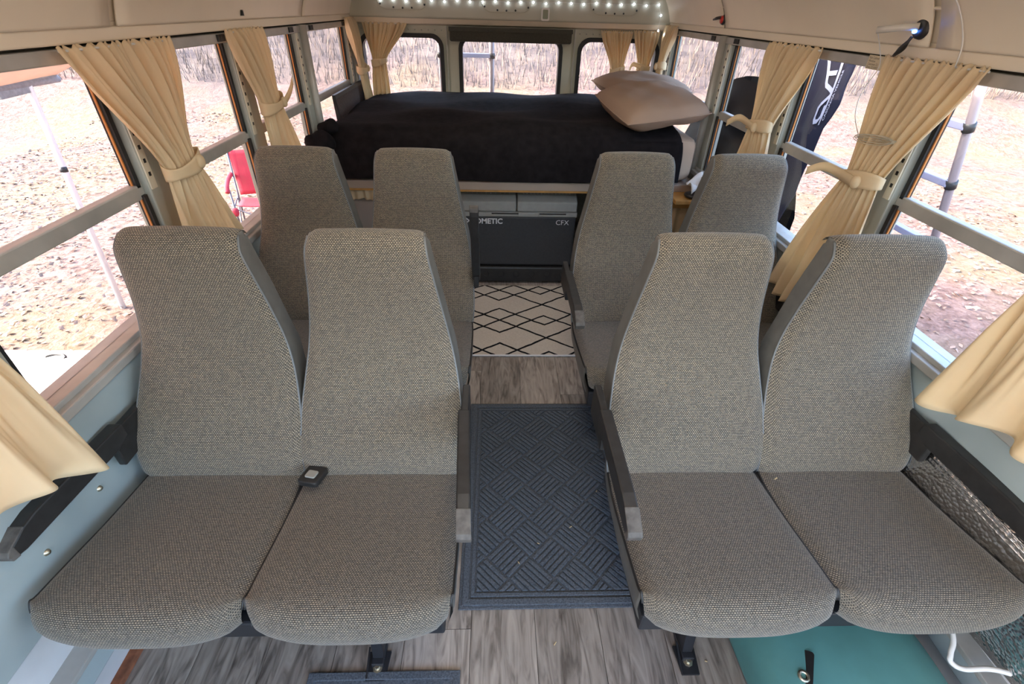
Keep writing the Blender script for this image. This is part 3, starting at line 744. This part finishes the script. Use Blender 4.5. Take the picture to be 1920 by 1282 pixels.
# ================================================================== under the bed: fridge, bin, skirts, shelf
fr = thing('portable_fridge', (-.02, 3.05, 0), 'charcoal portable fridge with two grey lids under the bed', 'fridge')
FX0, FX1, FY = -.425, .392, 2.83
MB().box(FX0, FX1, FY, FY+.42, .125, .455).build('body', 'fridge', fr, bevel=.014)
MB().box(FX0-.004, FX1+.004, FY-.010, FY+.43, .455, .483).build('rim', 'lid', fr, bevel=.004)
for a, b, hx in ((FX0, .022, -.13), (.028, FX1, .16)):
    ld = MB().prism([(0, .484), (0, .545), (.05, .572), (.42, .590), (.42, .484)], lambda p, q_, d: (d, FY-.004+p, q_), a, b).build('lid', 'lid', fr, bevel=.008)
    MB().box(hx, hx+.17, FY-.018, FY-.004, .462, .478).build('latch', 'lid', ld, bevel=.003)
    MB().box(hx+.004, hx+.166, FY-.019, FY-.010, .474, .4795).build('latch_gap', 'black', ld)
    mb = MB()
    for i in range(14):
        for j in range(5):
            xx = lerp(a+.04, b-.04, i/13); yy = FY+.07+j*.06; zz = .572+(yy-FY-.046)/.37*.018
            mb.box(xx-.004, xx+.004, yy-.008, yy+.008, zz-.001, zz+.0025)
    mb.build('dimples', 'alu', ld, kind='stuff')
MB().box(FX0-.01, FX1+.01, FY-.012, FY+.42, .012, .118).build('slide_base', 'black', fr, bevel=.01)
for i in range(8):
    xx = FX0+.06+i*.1
    MB().lathe([(.022, -.003), (.019, -.004), (.016, -.001), (.015, .02), (.0001, .02)], (xx, FY-.012, .070), 16, 'y').build('vent_hole', 'rubber', fr, True)
def text(name, body, size, fn, mat, parent, ext=.0006, bold=0., align='LEFT', spacing=1.0):
    c = bpy.data.curves.new('txt', 'FONT'); c.body = body; c.size = size; c.offset = bold; c.align_x = align; c.space_character = spacing; c.resolution_u = 3
    o = bpy.data.objects.new('txt', c); COL.objects.link(o); dg = bpy.context.evaluated_depsgraph_get(); dg.update()
    me = bpy.data.meshes.new_from_object(o.evaluated_get(dg)); bpy.data.objects.remove(o)
    mb = MB(); mb.v = [fn(v.co.x, v.co.y) for v in me.vertices]; mb.f = [tuple(p.vertices) for p in me.polygons]; bpy.data.meshes.remove(me)
    return mb.build(name, mat, parent)
text('maker_lettering', 'DOMETIC', .046, lambda x, z: (-.262+x, FY-.0012, .408+z), 'offwhite', fr, bold=.0014)
mb = MB()
for d in (0, .018): mb.bar((-.300+d, FY-.001, .440), (-.282+d, FY-.001, .425), .0012, .007, (0, 0, 1)).bar((-.282+d, FY-.001, .425), (-.300+d, FY-.001, .410), .0012, .007, (0, 0, 1))
mb.build('maker_mark', 'offwhite', fr)
text('model_lettering', 'CFX', .044, lambda x, z: (.268+x, FY-.0012, .404+z), 'offwhite', fr)
def gather(name, x0, x1, y, z0, z1, n, amp, label):
    t = thing(name, ((x0+x1)/2, y, z0), label, 'curtain', 'gathered skirts under the bed')
    mb = MB().grid(lambda u, v: (lerp(x0, x1, u)+.004*math.sin(u*40), y+amp*math.sin(u*n*6.283+.7*math.sin(u*9))*(.25+.75*v), lerp(z1, z0, v)+.006*math.sin(u*23)*v), int(n*10), 10)
    mb.build('gathered_cloth', 'curtain', t, True, solid=.0015)
    MB().tube([(x0-.01, y, z1-.008), (x1+.01, y, z1-.008)], .004, 6).build('wire', 'dark', t)
gather('bed_skirt', .52, 1.06, 2.80, .03, .622, 11, .016, 'beige gathered curtain hanging under the right side of the bed')
gather('bed_skirt', -1.05, -.56, 2.79, .560, .636, 12, .010, 'short beige gathered valance under the left side of the bed')
bn = thing('storage_bin', (-.80, 2.98, 0), 'beige storage bin with pale base under the left of the bed', 'bin')
rbox(MB(), -1.04, -.58, 2.82, 3.25, .30, .60, .03).build('bin_top', 'dirt', bn, True)
rbox(MB(), -1.02, -.60, 2.835, 3.22, .02, .42, .03).build('bin_base', 'white', bn, True)
sh = thing('shelf_board', (1.0, 2.72, .62), 'pine shelf board beside the right end of the bed', 'shelf')
MB().box(.90, 1.08, 2.60, 2.764, .618, .640).build('board', 'pine', sh, bevel=.003)
MB().box(.90, 1.08, 2.742, 2.762, .55, .618).build('cleat', 'pine', sh, bevel=.003)
pp = MB().grid(lambda u, v: (lerp(.985, 1.075, u), lerp(2.62, 2.73, v)+.02*u, .672+.03*math.sin(u*3+v*5)+.06*v), 8, 8)
tag(pp.build('crumpled_paper', 'white', None, True, solid=.002), 'crumpled white paper on the pine shelf beside the bed', 'paper')
tag(MB().blob((1.02, 2.66, .655), (.055, .05, .016), 16, 8, .8).build('dark_pouch', 'black', None, True), 'small black pouch on the pine shelf beside the bed', 'pouch')

# ================================================================== curtains
def curtain(label, P, s_axis, n_axis, base, top, tie, bot, zt, zk, zb, seed, pleats=9, tail=None, off=(.014, .028, .05), slope=None, fold=.55):
    """P: 3D point from (s, n, z); top=(s0,s1), tie=(s0,s1), bot=(s0,s1) along the wall"""
    rnd = random.Random(seed); ph = [rnd.uniform(0, 6.28) for _ in range(5)]
    loc = P((tie[0]+tie[1])/2, .0, zb)
    t = thing('tied_curtain', loc, label, 'curtain', 'cream tied curtains at the windows')
    kz = (zt-zk)/(zt-zb)
    def edges(v):
        if v < kz:
            q_ = v/kz; e = smooth3(q_)*.55+q_*.45
            e1 = e
            return lerp(top[0], tie[0], e), lerp(top[1], tie[1], e1), lerp(off[0], off[1], q_), q_
        q_ = (v-kz)/(1-kz); e = 1-(1-q_)**1.7
        return lerp(tie[0], bot[0], e), lerp(tie[1], bot[1], e), lerp(off[1], off[2], q_), 1+q_
    def fn(u, v):
        a, b, n, q_ = edges(v)
        if q_ < 1: amp = lerp(.006, .026, math.sin(q_*math.pi)**.7); amp = lerp(amp, .014, q_)
        else: amp = lerp(.013, .026, q_-1)
        uu = u+.012*math.sin(u*17+ph[0]+v*3)
        w0 = math.sin(uu*pleats*6.283+ph[1]+1.1*math.sin(v*3+ph[2]+u*5)); w = math.copysign(abs(w0)**.75, w0)*(.65+.35*math.sin(u*13+ph[4])) + .28*math.sin(uu*pleats*2.3*6.283+ph[3]+v*2)
        if q_ >= 1: w = math.sin(uu*pleats*fold*6.283+ph[1]) * (q_-1) + w*(2-q_)*.9
        round_ = (1-(2*u-1)**2)*(.022 if q_ < 1 else .02)*min(1, q_)
        z = lerp(zt, zb, v)
        if v < .06: z += .004*math.sin(u*pleats*12.6)
        if q_ > 1.5: z += (.014*math.sin(u*9+ph[4])+(.03*(1 if s_axis > 0 else -1) if slope is None else slope)*(u-.5))*(q_-1.5)*2
        if q_ < 1: z -= .05*math.sin(q_*math.pi)*0
        return P(lerp(a, b, u), n+amp*w+round_, z)
    MB().grid(fn, pleats*12, 54).build('drape', 'curtain', t, True, solid=.0016)
    MB().tube([P(lerp(top[0], top[1], .02+.96*k/20), off[0]-.004, zt-.008) for k in range(0, 21)], .003, 6).build('curtain_wire', 'white', t, True)
    # tie band
    c = (tie[0]+tie[1])/2; hw = abs(tie[1]-tie[0])/2+.007; zc = zk
    def band(u, v):
        a = 6.283*u; h = (v-.5)*.040*(1+.25*math.sin(a*2+ph[0]))
        return P(c+hw*math.cos(a), off[1]+.008+.036*math.sin(a), zc+h+.012*math.cos(a+.5)*(1 if s_axis > 0 else -1))
    tb = MB().grid(band, 40, 5, True).build('tie_band', 'curtain', t, True, solid=.003)
    MB().blob(P(c+hw*.35*s_axis, off[1]+.045, zc), (.013, .016, .020), 14, 9, .9).build('knot', 'curtain', tb, True)
    if tail:
        pts = spline([P(c+hw*.3*s_axis, off[1]+.05, zc)]+[P(*q_) for q_ in tail], 6); mb = MB(); k = len(pts)
        mb.grid(lambda u, v: tuple(pts[int(round(u*(k-1)))]+Vector((0, 0, (v-.5)*.028))), k-1, 2); mb.build('tie_tail', 'curtain', tb, True, solid=.003)
    return t
def wallP(s): return lambda a, n, z: (s*(1.075-n), a, z)
rearP = lambda a, n, z: (a, YR-.03-n, z)
LP, RP = wallP(-1), wallP(1)
curtain('cream curtain on the left wall, bottom swinging over the front left seat', LP, 1, 1, 0, (.42, .90), (.56, .715), (.44, .755), 1.410, 1.09, .725, 1, 7, None, (.012, .03, .10), -.13, .40)
curtain('cream tied curtain on the left post behind the front left seat', LP, 1, 1, 0, (1.245, 1.700), (1.420, 1.575), (1.37, 1.655), 1.408, 1.098, .81, 2, 10, None, (.014, .03, .05))
curtain('cream tied curtain with loose tie end on the left post by the second row', LP, 1, 1, 0, (2.045, 2.375), (2.15, 2.325), (2.11, 2.45), 1.412, 1.150, .76, 3, 8, [(2.40, .06, 1.175), (2.48, .05, 1.205)])
curtain('narrow cream curtain in the left rear corner on the side wall', LP, 1, 1, 0, (3.66, 3.90), (3.76, 3.86), (3.73, 3.90), 1.422, 1.130, .90, 4, 6, None, (.02, .04, .06))
curtain('cream tied curtain over the left rear window', rearP, 1, 1, 0, (-1.01, -.705), (-.965, -.872), (-.99, -.86), 1.398, 1.170, .93, 5, 8, None, (.02, .03, .05))
curtain('cream tied curtain over the right rear window, nearer the door', rearP, 1, 1, 0, (.62, .842), (.715, .805), (.70, .83), 1.382, 1.150, .99, 6, 7, None, (.02, .03, .05))
curtain('cream tied curtain at the right edge of the right rear window', rearP, -1, 1, 0, (.846, 1.03), (.905, .985), (.88, 1.02), 1.388, 1.165, .99, 7, 6, [(.87, .05, 1.19), (.845, .05, 1.16)], (.02, .03, .05))
curtain('cream tied curtain in the right rear corner on the side wall', RP, -1, 1, 0, (3.61, 3.88), (3.70, 3.80), (3.67, 3.86), 1.425, 1.190, .98, 8, 6, None, (.02, .04, .06))
curtain('cream tied curtain with tie end on the right post by the second row', RP, -1, 1, 0, (1.965, 2.355), (2.12, 2.290), (2.02, 2.36), 1.408, 1.105, .78, 9, 8, [(2.34, .07, 1.115), (2.43, .08, 1.075)])
curtain('large cream tied curtain with wire coil on the right post behind the front seat', RP, -1, 1, 0, (1.255, 1.632), (1.405, 1.565), (1.36, 1.70), 1.412, 1.088, .62, 10, 9, [(1.62, .07, 1.090), (1.70, .08, 1.055)])
curtain('cream curtain on the right wall, bottom swinging over the front right seat', RP, -1, 1, 0, (.52, 1.00), (.68, .86), (.54, .885), 1.410, 1.09, .765, 11, 7, None, (.012, .03, .085), -.10, .40)

# ================================================================== foil panel beside the right front seat
fo = thing('foil_insulation', (1.08, .75, .3), 'silver bubble foil insulation strip between right front seat and wall', 'insulation')
def ff(a, b, d): return (1.083-.012*math.sin(b*9)-d, a, b)
mb = MB().grid(lambda u, v: (1.081-.004*math.sin(v*3.14)+.001*math.sin(u*37), lerp(.36, .98, u), lerp(.555, .26, v)+.004*math.sin(u*19)), 40, 10); mb.build('foil_sheet', 'foil', fo, True, solid=.004)
for k in range(3): MB().tube([(1.078, .36, .548-k*.014), (1.078, .98, .548-k*.014)], .003, 6).build('fold', 'foil', fo, True)

# ================================================================== teal bag and cable under the right front seat
bg = thing('duffel_bag', (.78, .50, 0), 'teal nylon bag with grey zip edge under the front right seat', 'bag')
rbox(MB(), .555, 1.0, .20, .83, .004, .222, .085, .0055).build('body', 'teal', bg, True)
z_ = [Vector((.560+.025*math.sin(t*3.1), lerp(.26, .80, t), .125+.03*math.sin(t*3.14))) for t in [i/16 for i in range(17)]]
MB().tube(z_, .016, 8).build('zip_edge', 'greytrim', bg, True)
MB().tube([p+Vector((-.006, 0, .012)) for p in z_], .004, 6).build('zip', 'black', bg, True)
MB().tube([Vector((.992+.012*math.sin(t*3.1), lerp(.26, .78, t), .15)) for t in [i/12 for i in range(13)]], .010, 8).build('piping', 'greytrim', bg, True)
tb = MB().prism(rrect(-.020, .020, -.045, .045, .008), lambda a, b, d: (.640+a*.86+b*.5, .47+b*.86-a*.5, .214+d+a*.5+b*.05), 0, .005).build('strap_tab', 'black', bg)
MB().lathe([(.007, .0), (.007, .006), (.013, .006), (.0135, 0)], (.632, .452, .219), 16).build('grommet', 'bolt', tb, True)
cb = [(1.10, .80, .30), (1.06, .62, .285), (1.03, .52, .26), (1.005, .485, .245), (1.0, .47, .235), (1.02, .455, .235), (1.06, .44, .27), (1.12, .40, .30)]
cbl = MB().tube(spline(cb, 8), .006, 8).build('power_cable', 'white', None, True); tag(cbl, 'white cable looped low along the wall beside the teal bag', 'cable')

# ================================================================== fairy lights, wire, socket, switch, label
fl_ = thing('fairy_lights', (0, YR-.1, 1.5), 'string of tiny cold white fairy lights along the rear header', 'fairy lights')
pts = []
for i in range(23): pts.append(Vector((-.86+i*.0835, YR-.100, 1.520+.004*math.sin(i*2.3)+.0006*i)))
pts += [Vector((1.00, YR-.105, 1.478)), Vector((1.0, YR-.10, 1.392)), Vector((1.04, YR-.12, 1.372)), Vector((1.05, 3.70, 1.535))]
MB().tube([p+Vector((0, .006, .003)) for p in pts[:25]], .0012, 5).build('wire', 'white', fl_)
for p in pts: MB().blob(p, (.0055, .0055, .0065), 8, 6).build('bulb', 'led', fl_, True)
so = thing('usb_socket', (1.055, 1.545, 1.47), 'round black socket with a clear plug on the right ceiling cove', 'socket')
MB().lathe([(.0001, -.012), (.018, -.012), (.025, -.009), (.027, 0)], (1.064, 1.530, 1.482), 20, 'x').build('bezel', 'black', so, True)
MB().blob((1.046, 1.534, 1.474), (.006, .007, .005), 10, 6).build('indicator', 'blue', so, True)
MB().tube(spline([(1.05, 1.54, 1.462), (1.045, 1.545, 1.445), (1.05, 1.565, 1.428), (1.055, 1.59, 1.412)], 5), [.004, .004, .004, .004, .005, .006, .007, .008, .0085, .0085, .008, .007, .006, .005, .004, .003], 8).build('cap_tether', 'black', so, True)
MB().tube([(1.052, 1.532, 1.486), (1.02, 1.555, 1.482), (.985, 1.60, 1.474)], .009, 10).build('clear_plug', 'clear', so, True)
wc = thing('fairy_light_wire', (1.02, 1.6, 1.1), 'thin wire hanging from the plug to a coil on the large right curtain', 'wire')
MB().tube(spline([(.985, 1.60, 1.474), (1.03, 1.625, 1.43), (1.055, 1.63, 1.38), (1.05, 1.655, 1.31), (1.03, 1.615, 1.25), (1.01, 1.535, 1.205)], 6), .0013, 6).build('lead', 'white', wc, True)
for k in range(7):
    a = random.uniform(-.004, .004); cp = [(1.026-.002*k, 1.478+.082*math.cos(t*6.283/20), 1.205+a+(.003+.0016*k)*math.sin(t*6.283/20)+.010*math.cos(t*6.283/20)*-1) for t in range(20)]
    MB().tube(cp, .0009, 5, True).build('coil_loop', 'strip', wc, True)
wv = MB().tube(spline([(1.06, 1.36, 1.405), (1.056, 1.37, 1.46), (1.03, 1.40, 1.53), (.96, 1.42, 1.60)], 6), .0018, 6).build('ceiling_wire', 'white', None, True); tag(wv, 'white wire running up the right ceiling cove above the large curtain', 'wire')
sw = thing('toggle_switch', (1.06, 2.97, 1.47), 'small red and black switch on the right ceiling cove', 'switch')
MB().lathe([(.0001, -.016), (.016, -.015), (.019, 0)], (1.066, 2.93, 1.474), 16, 'x').build('red_button', 'redp', sw, True)
MB().lathe([(.0001, -.010), (.021, -.010), (.024, 0)], (1.067, 2.93, 1.474), 16, 'x').build('bezel', 'black', sw, True)
MB().tube([(1.055, 2.935, 1.485), (1.045, 2.98, 1.478), (1.05, 3.03, 1.472)], [.006, .007, .004], 8).build('lever', 'black', sw, True)
lb = thing('paper_label', (1.08, 1.69, 1.385), 'small cream label with printed lines on the right window head', 'label')
MB().box(1.0845, 1.0878, 1.650, 1.735, 1.368, 1.406).build('paper', 'sticker', lb)
for k, ln in enumerate(('Part Cabinet', 'Window', 'Clearance 3.2', 'Date 12/10/02')):
    text('print_line', ln, .009, lambda a, z, k=k: (1.0841, 1.730-a, 1.396-k*.0085+z), 'ink', lb)

# straw and grit on the floor and seats
for x, y, z, wh in ((.07, .62, .001, 'the planks before the ribbed doormat'), (.05, .93, .0125, 'the middle of the ribbed doormat'), (.16, .99, .0125, 'the ribbed doormat near the right armrest'), (-.02, .86, .0125, 'the near left of the ribbed doormat'),
                 (.28, 1.14, .0125, 'the far right of the ribbed doormat'), (.26, .815, .462, 'the aisle cushion of the front right seat'), (.66, .83, .466, 'the seam between the front right cushions'), (.50, .57, .001, 'the planks beside the front right seat leg')):
    a = random.uniform(0, 3.1); l_ = random.uniform(.006, .014)
    tag(MB().tube([(x, y, z+.0015), (x+l_*math.cos(a), y+l_*math.sin(a), z+.0015)], .0015, 5).build('straw', 'straw'), 'tiny bit of straw on '+wh, 'straw', 'bits of straw')

# ================================================================== outside, left: awning, table, camp chair
aw = thing('awning', (-3.66, 4.05, GZ), 'tan canvas awning on a thin white pole outside the left windows', 'awning')
MB().grid(lambda u, v: (lerp(-1.30, -3.66, v), lerp(-1.8, 4.50, u), lerp(2.02, .955, v)-.03*math.sin(v*3.14)-.012*math.sin(u*30)*v), 40, 16).build('canvas', 'awn', aw, True, solid=.004)
MB().tube([(-3.66, -1.8, .94), (-3.66, 4.50, .94)], .028, 10).build('front_rail', 'greytrim', aw, True)
MB().tube([(-3.66, 4.20, .94), (-3.66, 4.19, .90), (-3.66, 4.03, GZ)], .024, 10).build('leg', 'tube', aw, True)
MB().tube([(-3.66, 4.132, .30), (-3.66, 4.136, .34)], .028, 10).build('leg_clamp', 'dark', aw, True)
MB().bar((-3.66, 4.17, .91), (-3.66, 3.90, .90), .04, .06).build('elbow_bracket', 'greytrim', aw, bevel=.006)
ft = thing('folding_table', (-2.8, 2.0, GZ), 'white slatted folding table on dark legs outside the left window', 'table')
TT = -.23
for k in range(6):
    x0 = -2.475-(k+1)*.132
    MB().box(x0, x0+.124, 1.30, 2.37, TT-.022, TT).build('slat', 'table', ft, bevel=.005)
MB().ring([(-3.28, 1.29), (-2.462, 1.29), (-2.462, 2.385), (-3.28, 2.385)], [(-3.24, 1.33), (-2.50, 1.33), (-2.50, 2.345), (-3.24, 2.345)], lambda a, b, d: (a, b, d), TT-.055, TT-.020).build('apron', 'chairframe', ft)
for lx in (-3.2, -2.56):
    for ly in (1.38, 2.30): MB().tube([(lx, ly, TT-.03), (lx+.04*(1 if lx > -3 else -1), ly, GZ+.02)], .013, 8).build('leg', 'black', ft, True)
MB().tube(spline([(-2.60, 2.29, TT), (-2.63, 2.315, TT+.004), (-2.68, 2.32, TT+.004), (-2.72, 2.30, TT)], 5), .008, 8).build('handle', 'black', ft, True)
cc = thing('camp_chair', (-3.2, 6.0, GZ), 'red folding camp chair standing on the leaves outside', 'chair')
def cp_(x, y, z): 
    c, s_ = math.cos(R(20)), math.sin(R(20)); return (-3.02+x*c-y*s_, 6.02+x*s_+y*c, GZ+z)
def sheet(name, q_, bow):
    MB().grid(lambda u, v: (lambda a, b: tuple(a.lerp(b, v)))(Vector(cp_(*q_[0])).lerp(Vector(cp_(*q_[1])), u)+Vector((0, 0, -bow*math.sin(u*3.14))), Vector(cp_(*q_[3])).lerp(Vector(cp_(*q_[2])), u)+Vector((0, 0, -bow*math.sin(u*3.14)))), 10, 10).build(name, 'red', cc, True, solid=.006)
sheet('seat', [(-.27, -.24, .42), (.27, -.24, .42), (.25, .22, .38), (-.25, .22, .38)], .03)
sheet('backrest', [(-.26, .20, .42), (.26, .20, .42), (.28, .36, .92), (-.28, .36, .92)], 0)
for sx in (-1, 1):
    MB().tube([cp_(sx*.30, -.26, .02), cp_(sx*.30, -.26, .62)], .011, 8).build('front_post', 'chairframe', cc, True)
    MB().tube([cp_(sx*.29, .12, .02), cp_(sx*.29, .22, .42), cp_(sx*.29, .37, .95)], .011, 8).build('rear_post', 'chairframe', cc, True)
    MB().tube([cp_(sx*.30, -.26, .06), cp_(sx*.29, .16, .42)], .009, 8).build('side_brace', 'chairframe', cc, True)
    MB().tube([cp_(sx*.30, .18, .40), cp_(sx*.30, -.26, .42)], .009, 8).build('seat_rail', 'chairframe', cc, True)
    MB().tube(spline([cp_(sx*.31, .28, .66), cp_(sx*.32, 0, .67), cp_(sx*.32, -.22, .65), cp_(sx*.32, -.29, .60)], 5), .026, 8).build('arm_pad', 'red', cc, True)
    MB().blob(cp_(sx*.31, -.27, .36), (.045, .045, .05), 12, 8, .8).build('cup_holder', 'red', cc, True)
MB().tube([cp_(-.30, -.26, .06), cp_(.30, -.26, .40)], .009, 8).build('cross_brace', 'chairframe', cc, True)
MB().tube([cp_(.30, -.26, .06), cp_(-.30, -.26, .40)], .009, 8).build('cross_brace', 'chairframe', cc, True)

# ================================================================== outside, right: ladder, flag, covered object; behind: ladder
def ladder(name, a0, a1, b0, b1, ts, label, rr, rung='rung'):
    t = thing(name, tuple((Vector(a0)+Vector(b0))/2), label, 'ladder'); A0, A1, B0, B1 = map(Vector, (a0, a1, b0, b1))
    MB().tube([A0, A1], rr, 12).build('rail', 'ladder', t, True); MB().tube([B0, B1], rr, 12).build('rail', 'ladder', t, True)
    for q_ in ts:
        p, q2 = A0.lerp(A1, q_), B0.lerp(B1, q_)
        r_ = MB().bar(p, q2, .045, .030).build('rung', rung, t, bevel=.004)
        for c, d in ((p, (A1-A0).normalized()), (q2, (B1-B0).normalized())): MB().tube([c-d*.018, c+d*.018], rr*1.3, 12).build('collar', 'black', r_, True)
    return t
# rail through (1.78, 2.03, 1.29) and (2.00, 2.11, .67)
d_ = Vector((2.00-1.78, 2.11-2.035, .667-1.289))
p0 = Vector((1.78, 2.035, 1.289)); k_ = (GZ+.03-p0.z)/d_.z; bot_ = p0+d_*k_; k2 = (2.2-p0.z)/d_.z; top_ = p0+d_*k2
sh_ = Vector((0, .34, 0)); L_ = (top_-bot_).length
def tz(z): return (z-bot_.z)/(top_.z-bot_.z)
ladder('telescopic_ladder', bot_, top_, bot_+sh_, top_+sh_, [tz(z) for z in (1.72, 1.42, 1.145, .905, .60, .32, .04, -.24, -.52, -.8)], 'telescopic ladder leaning outside the right front window', .017)
ladder('telescopic_ladder', (-.14, 4.45, GZ+.03), (-.135, 4.30, 2.1), (-.545, 4.45, GZ+.03), (-.53, 4.30, 2.1), [(z+.92)/3.02 for z in (1.76, 1.47, 1.185, .89, .60, .31, .02, -.27, -.56)], 'telescopic ladder standing behind the rear door window', .020)
fg = thing('feather_flag', (1.5, 2.7, GZ), 'dark navy feather flag with pale logo outside the right windows', 'flag')
RE = [(2.2, 2.36), (1.6, 2.40), (1.294, 2.399), (1.239, 2.407), (1.178, 2.385), (1.12, 2.40), (1.061, 2.426), (.991, 2.417), (.934, 2.41), (.869, 2.42), (.739, 2.422), (.52, 2.527), (.30, 2.66)]
def redge(z):
    for (z0, y0), (z1, y1) in zip(RE, RE[1:]):
        if z >= z1: return lerp(y0, y1, (z0-z)/(z0-z1))
    return RE[-1][1]
def flag_pt(y, z, d=0): return (1.50+.035*math.sin(y*9+z*2)+.02*math.sin(z*6)-d, y, z)
MB().grid(lambda u, v: (lambda z: flag_pt(lerp(redge(z), 2.98-.05*v, u), z))(lerp(2.2, .30, v)), 40, 70).build('cloth', 'flag', fg, True, solid=.003)
MB().tube([(1.50, 3.0, GZ), (1.50, 2.99, 1.2), (1.50, 2.96, 2.2)], .014, 8).build('flag_pole', 'black', fg, True)
def stroke(name, pts, w):
    mb = MB(); P_ = [Vector((0, y, z)) for y, z in pts]; k = len(P_); L1 = []; L2 = []
    for i, p in enumerate(P_):
        d0 = (P_[i]-P_[i-1]).normalized() if i else None; d1 = (P_[i+1]-P_[i]).normalized() if i < k-1 else None
        d = ((d0 or d1)+(d1 or d0)).normalized(); nn = Vector((0, -d.z, d.y)); q_ = 1/max(.5, nn.dot(Vector((0, -(d1 or d0).z, (d1 or d0).y))))
        ww = w[i] if isinstance(w, list) else w
        L1.append(p+nn*ww/2*q_); L2.append(p-nn*ww/2*q_)
    vs = []
    n = 6*(k-1)
    def at(L, t): 
        i = min(int(t), k-2); return L[i].lerp(L[i+1], t-i)
    mb.grid(lambda u, v: flag_pt(*(at(L1, v*(k-1)).lerp(at(L2, v*(k-1)), u)).yz, .006), 3, n); return mb.build(name, 'logo', fg, True)
W_ = .021
stroke('logo_letter', [(2.529, 1.145), (2.509, 1.098), (2.525, 1.074), (2.563, 1.064), (2.586, 1.076), (2.606, 1.123), (2.594, 1.142), (2.528, 1.187)], W_)
stroke('logo_letter', [(2.528, 1.190), (2.538, 1.207), (2.636, 1.219), (2.652, 1.233), (2.69, 1.31), (2.72, 1.36)], W_)
stroke('logo_letter', [(2.669, 1.268), (2.578, 1.281)], W_)
stroke('logo_bar', [(2.585, 1.40), (2.552, 1.298), (2.482, 1.065)], [.034, .030, .012])
a_ = Vector((2.449, 1.090)); b_ = Vector((2.492, 1.290)); u_ = (b_-a_).normalized(); v_ = Vector((u_.y, -u_.x))
text('flag_lettering', 'CASCADIA VEHICLE', .028, lambda x, y: flag_pt(a_.x+u_.x*x*.86+v_.x*y, a_.y+u_.y*x*.86+v_.y*y, .007), 'logo', fg, bold=.0006)
cv = thing('covered_equipment', (1.75, 3.9, GZ), 'large black rounded cover standing outside the right rear windows', 'cover')
MB().blob((1.78, 3.86, .11), (.42, .68, 1.02), 40, 24, .9, lambda p: p+Vector((.02*math.sin(p.z*9), .03*math.sin(p.z*7+p.y*3), 0))).build('fabric_cover', 'cover', cv, True)
MB().tube([(1.36, 3.45, .2), (1.35, 3.95, .22), (1.36, 4.45, .2)], .012, 8).build('drawcord', 'rubber', cv, True)
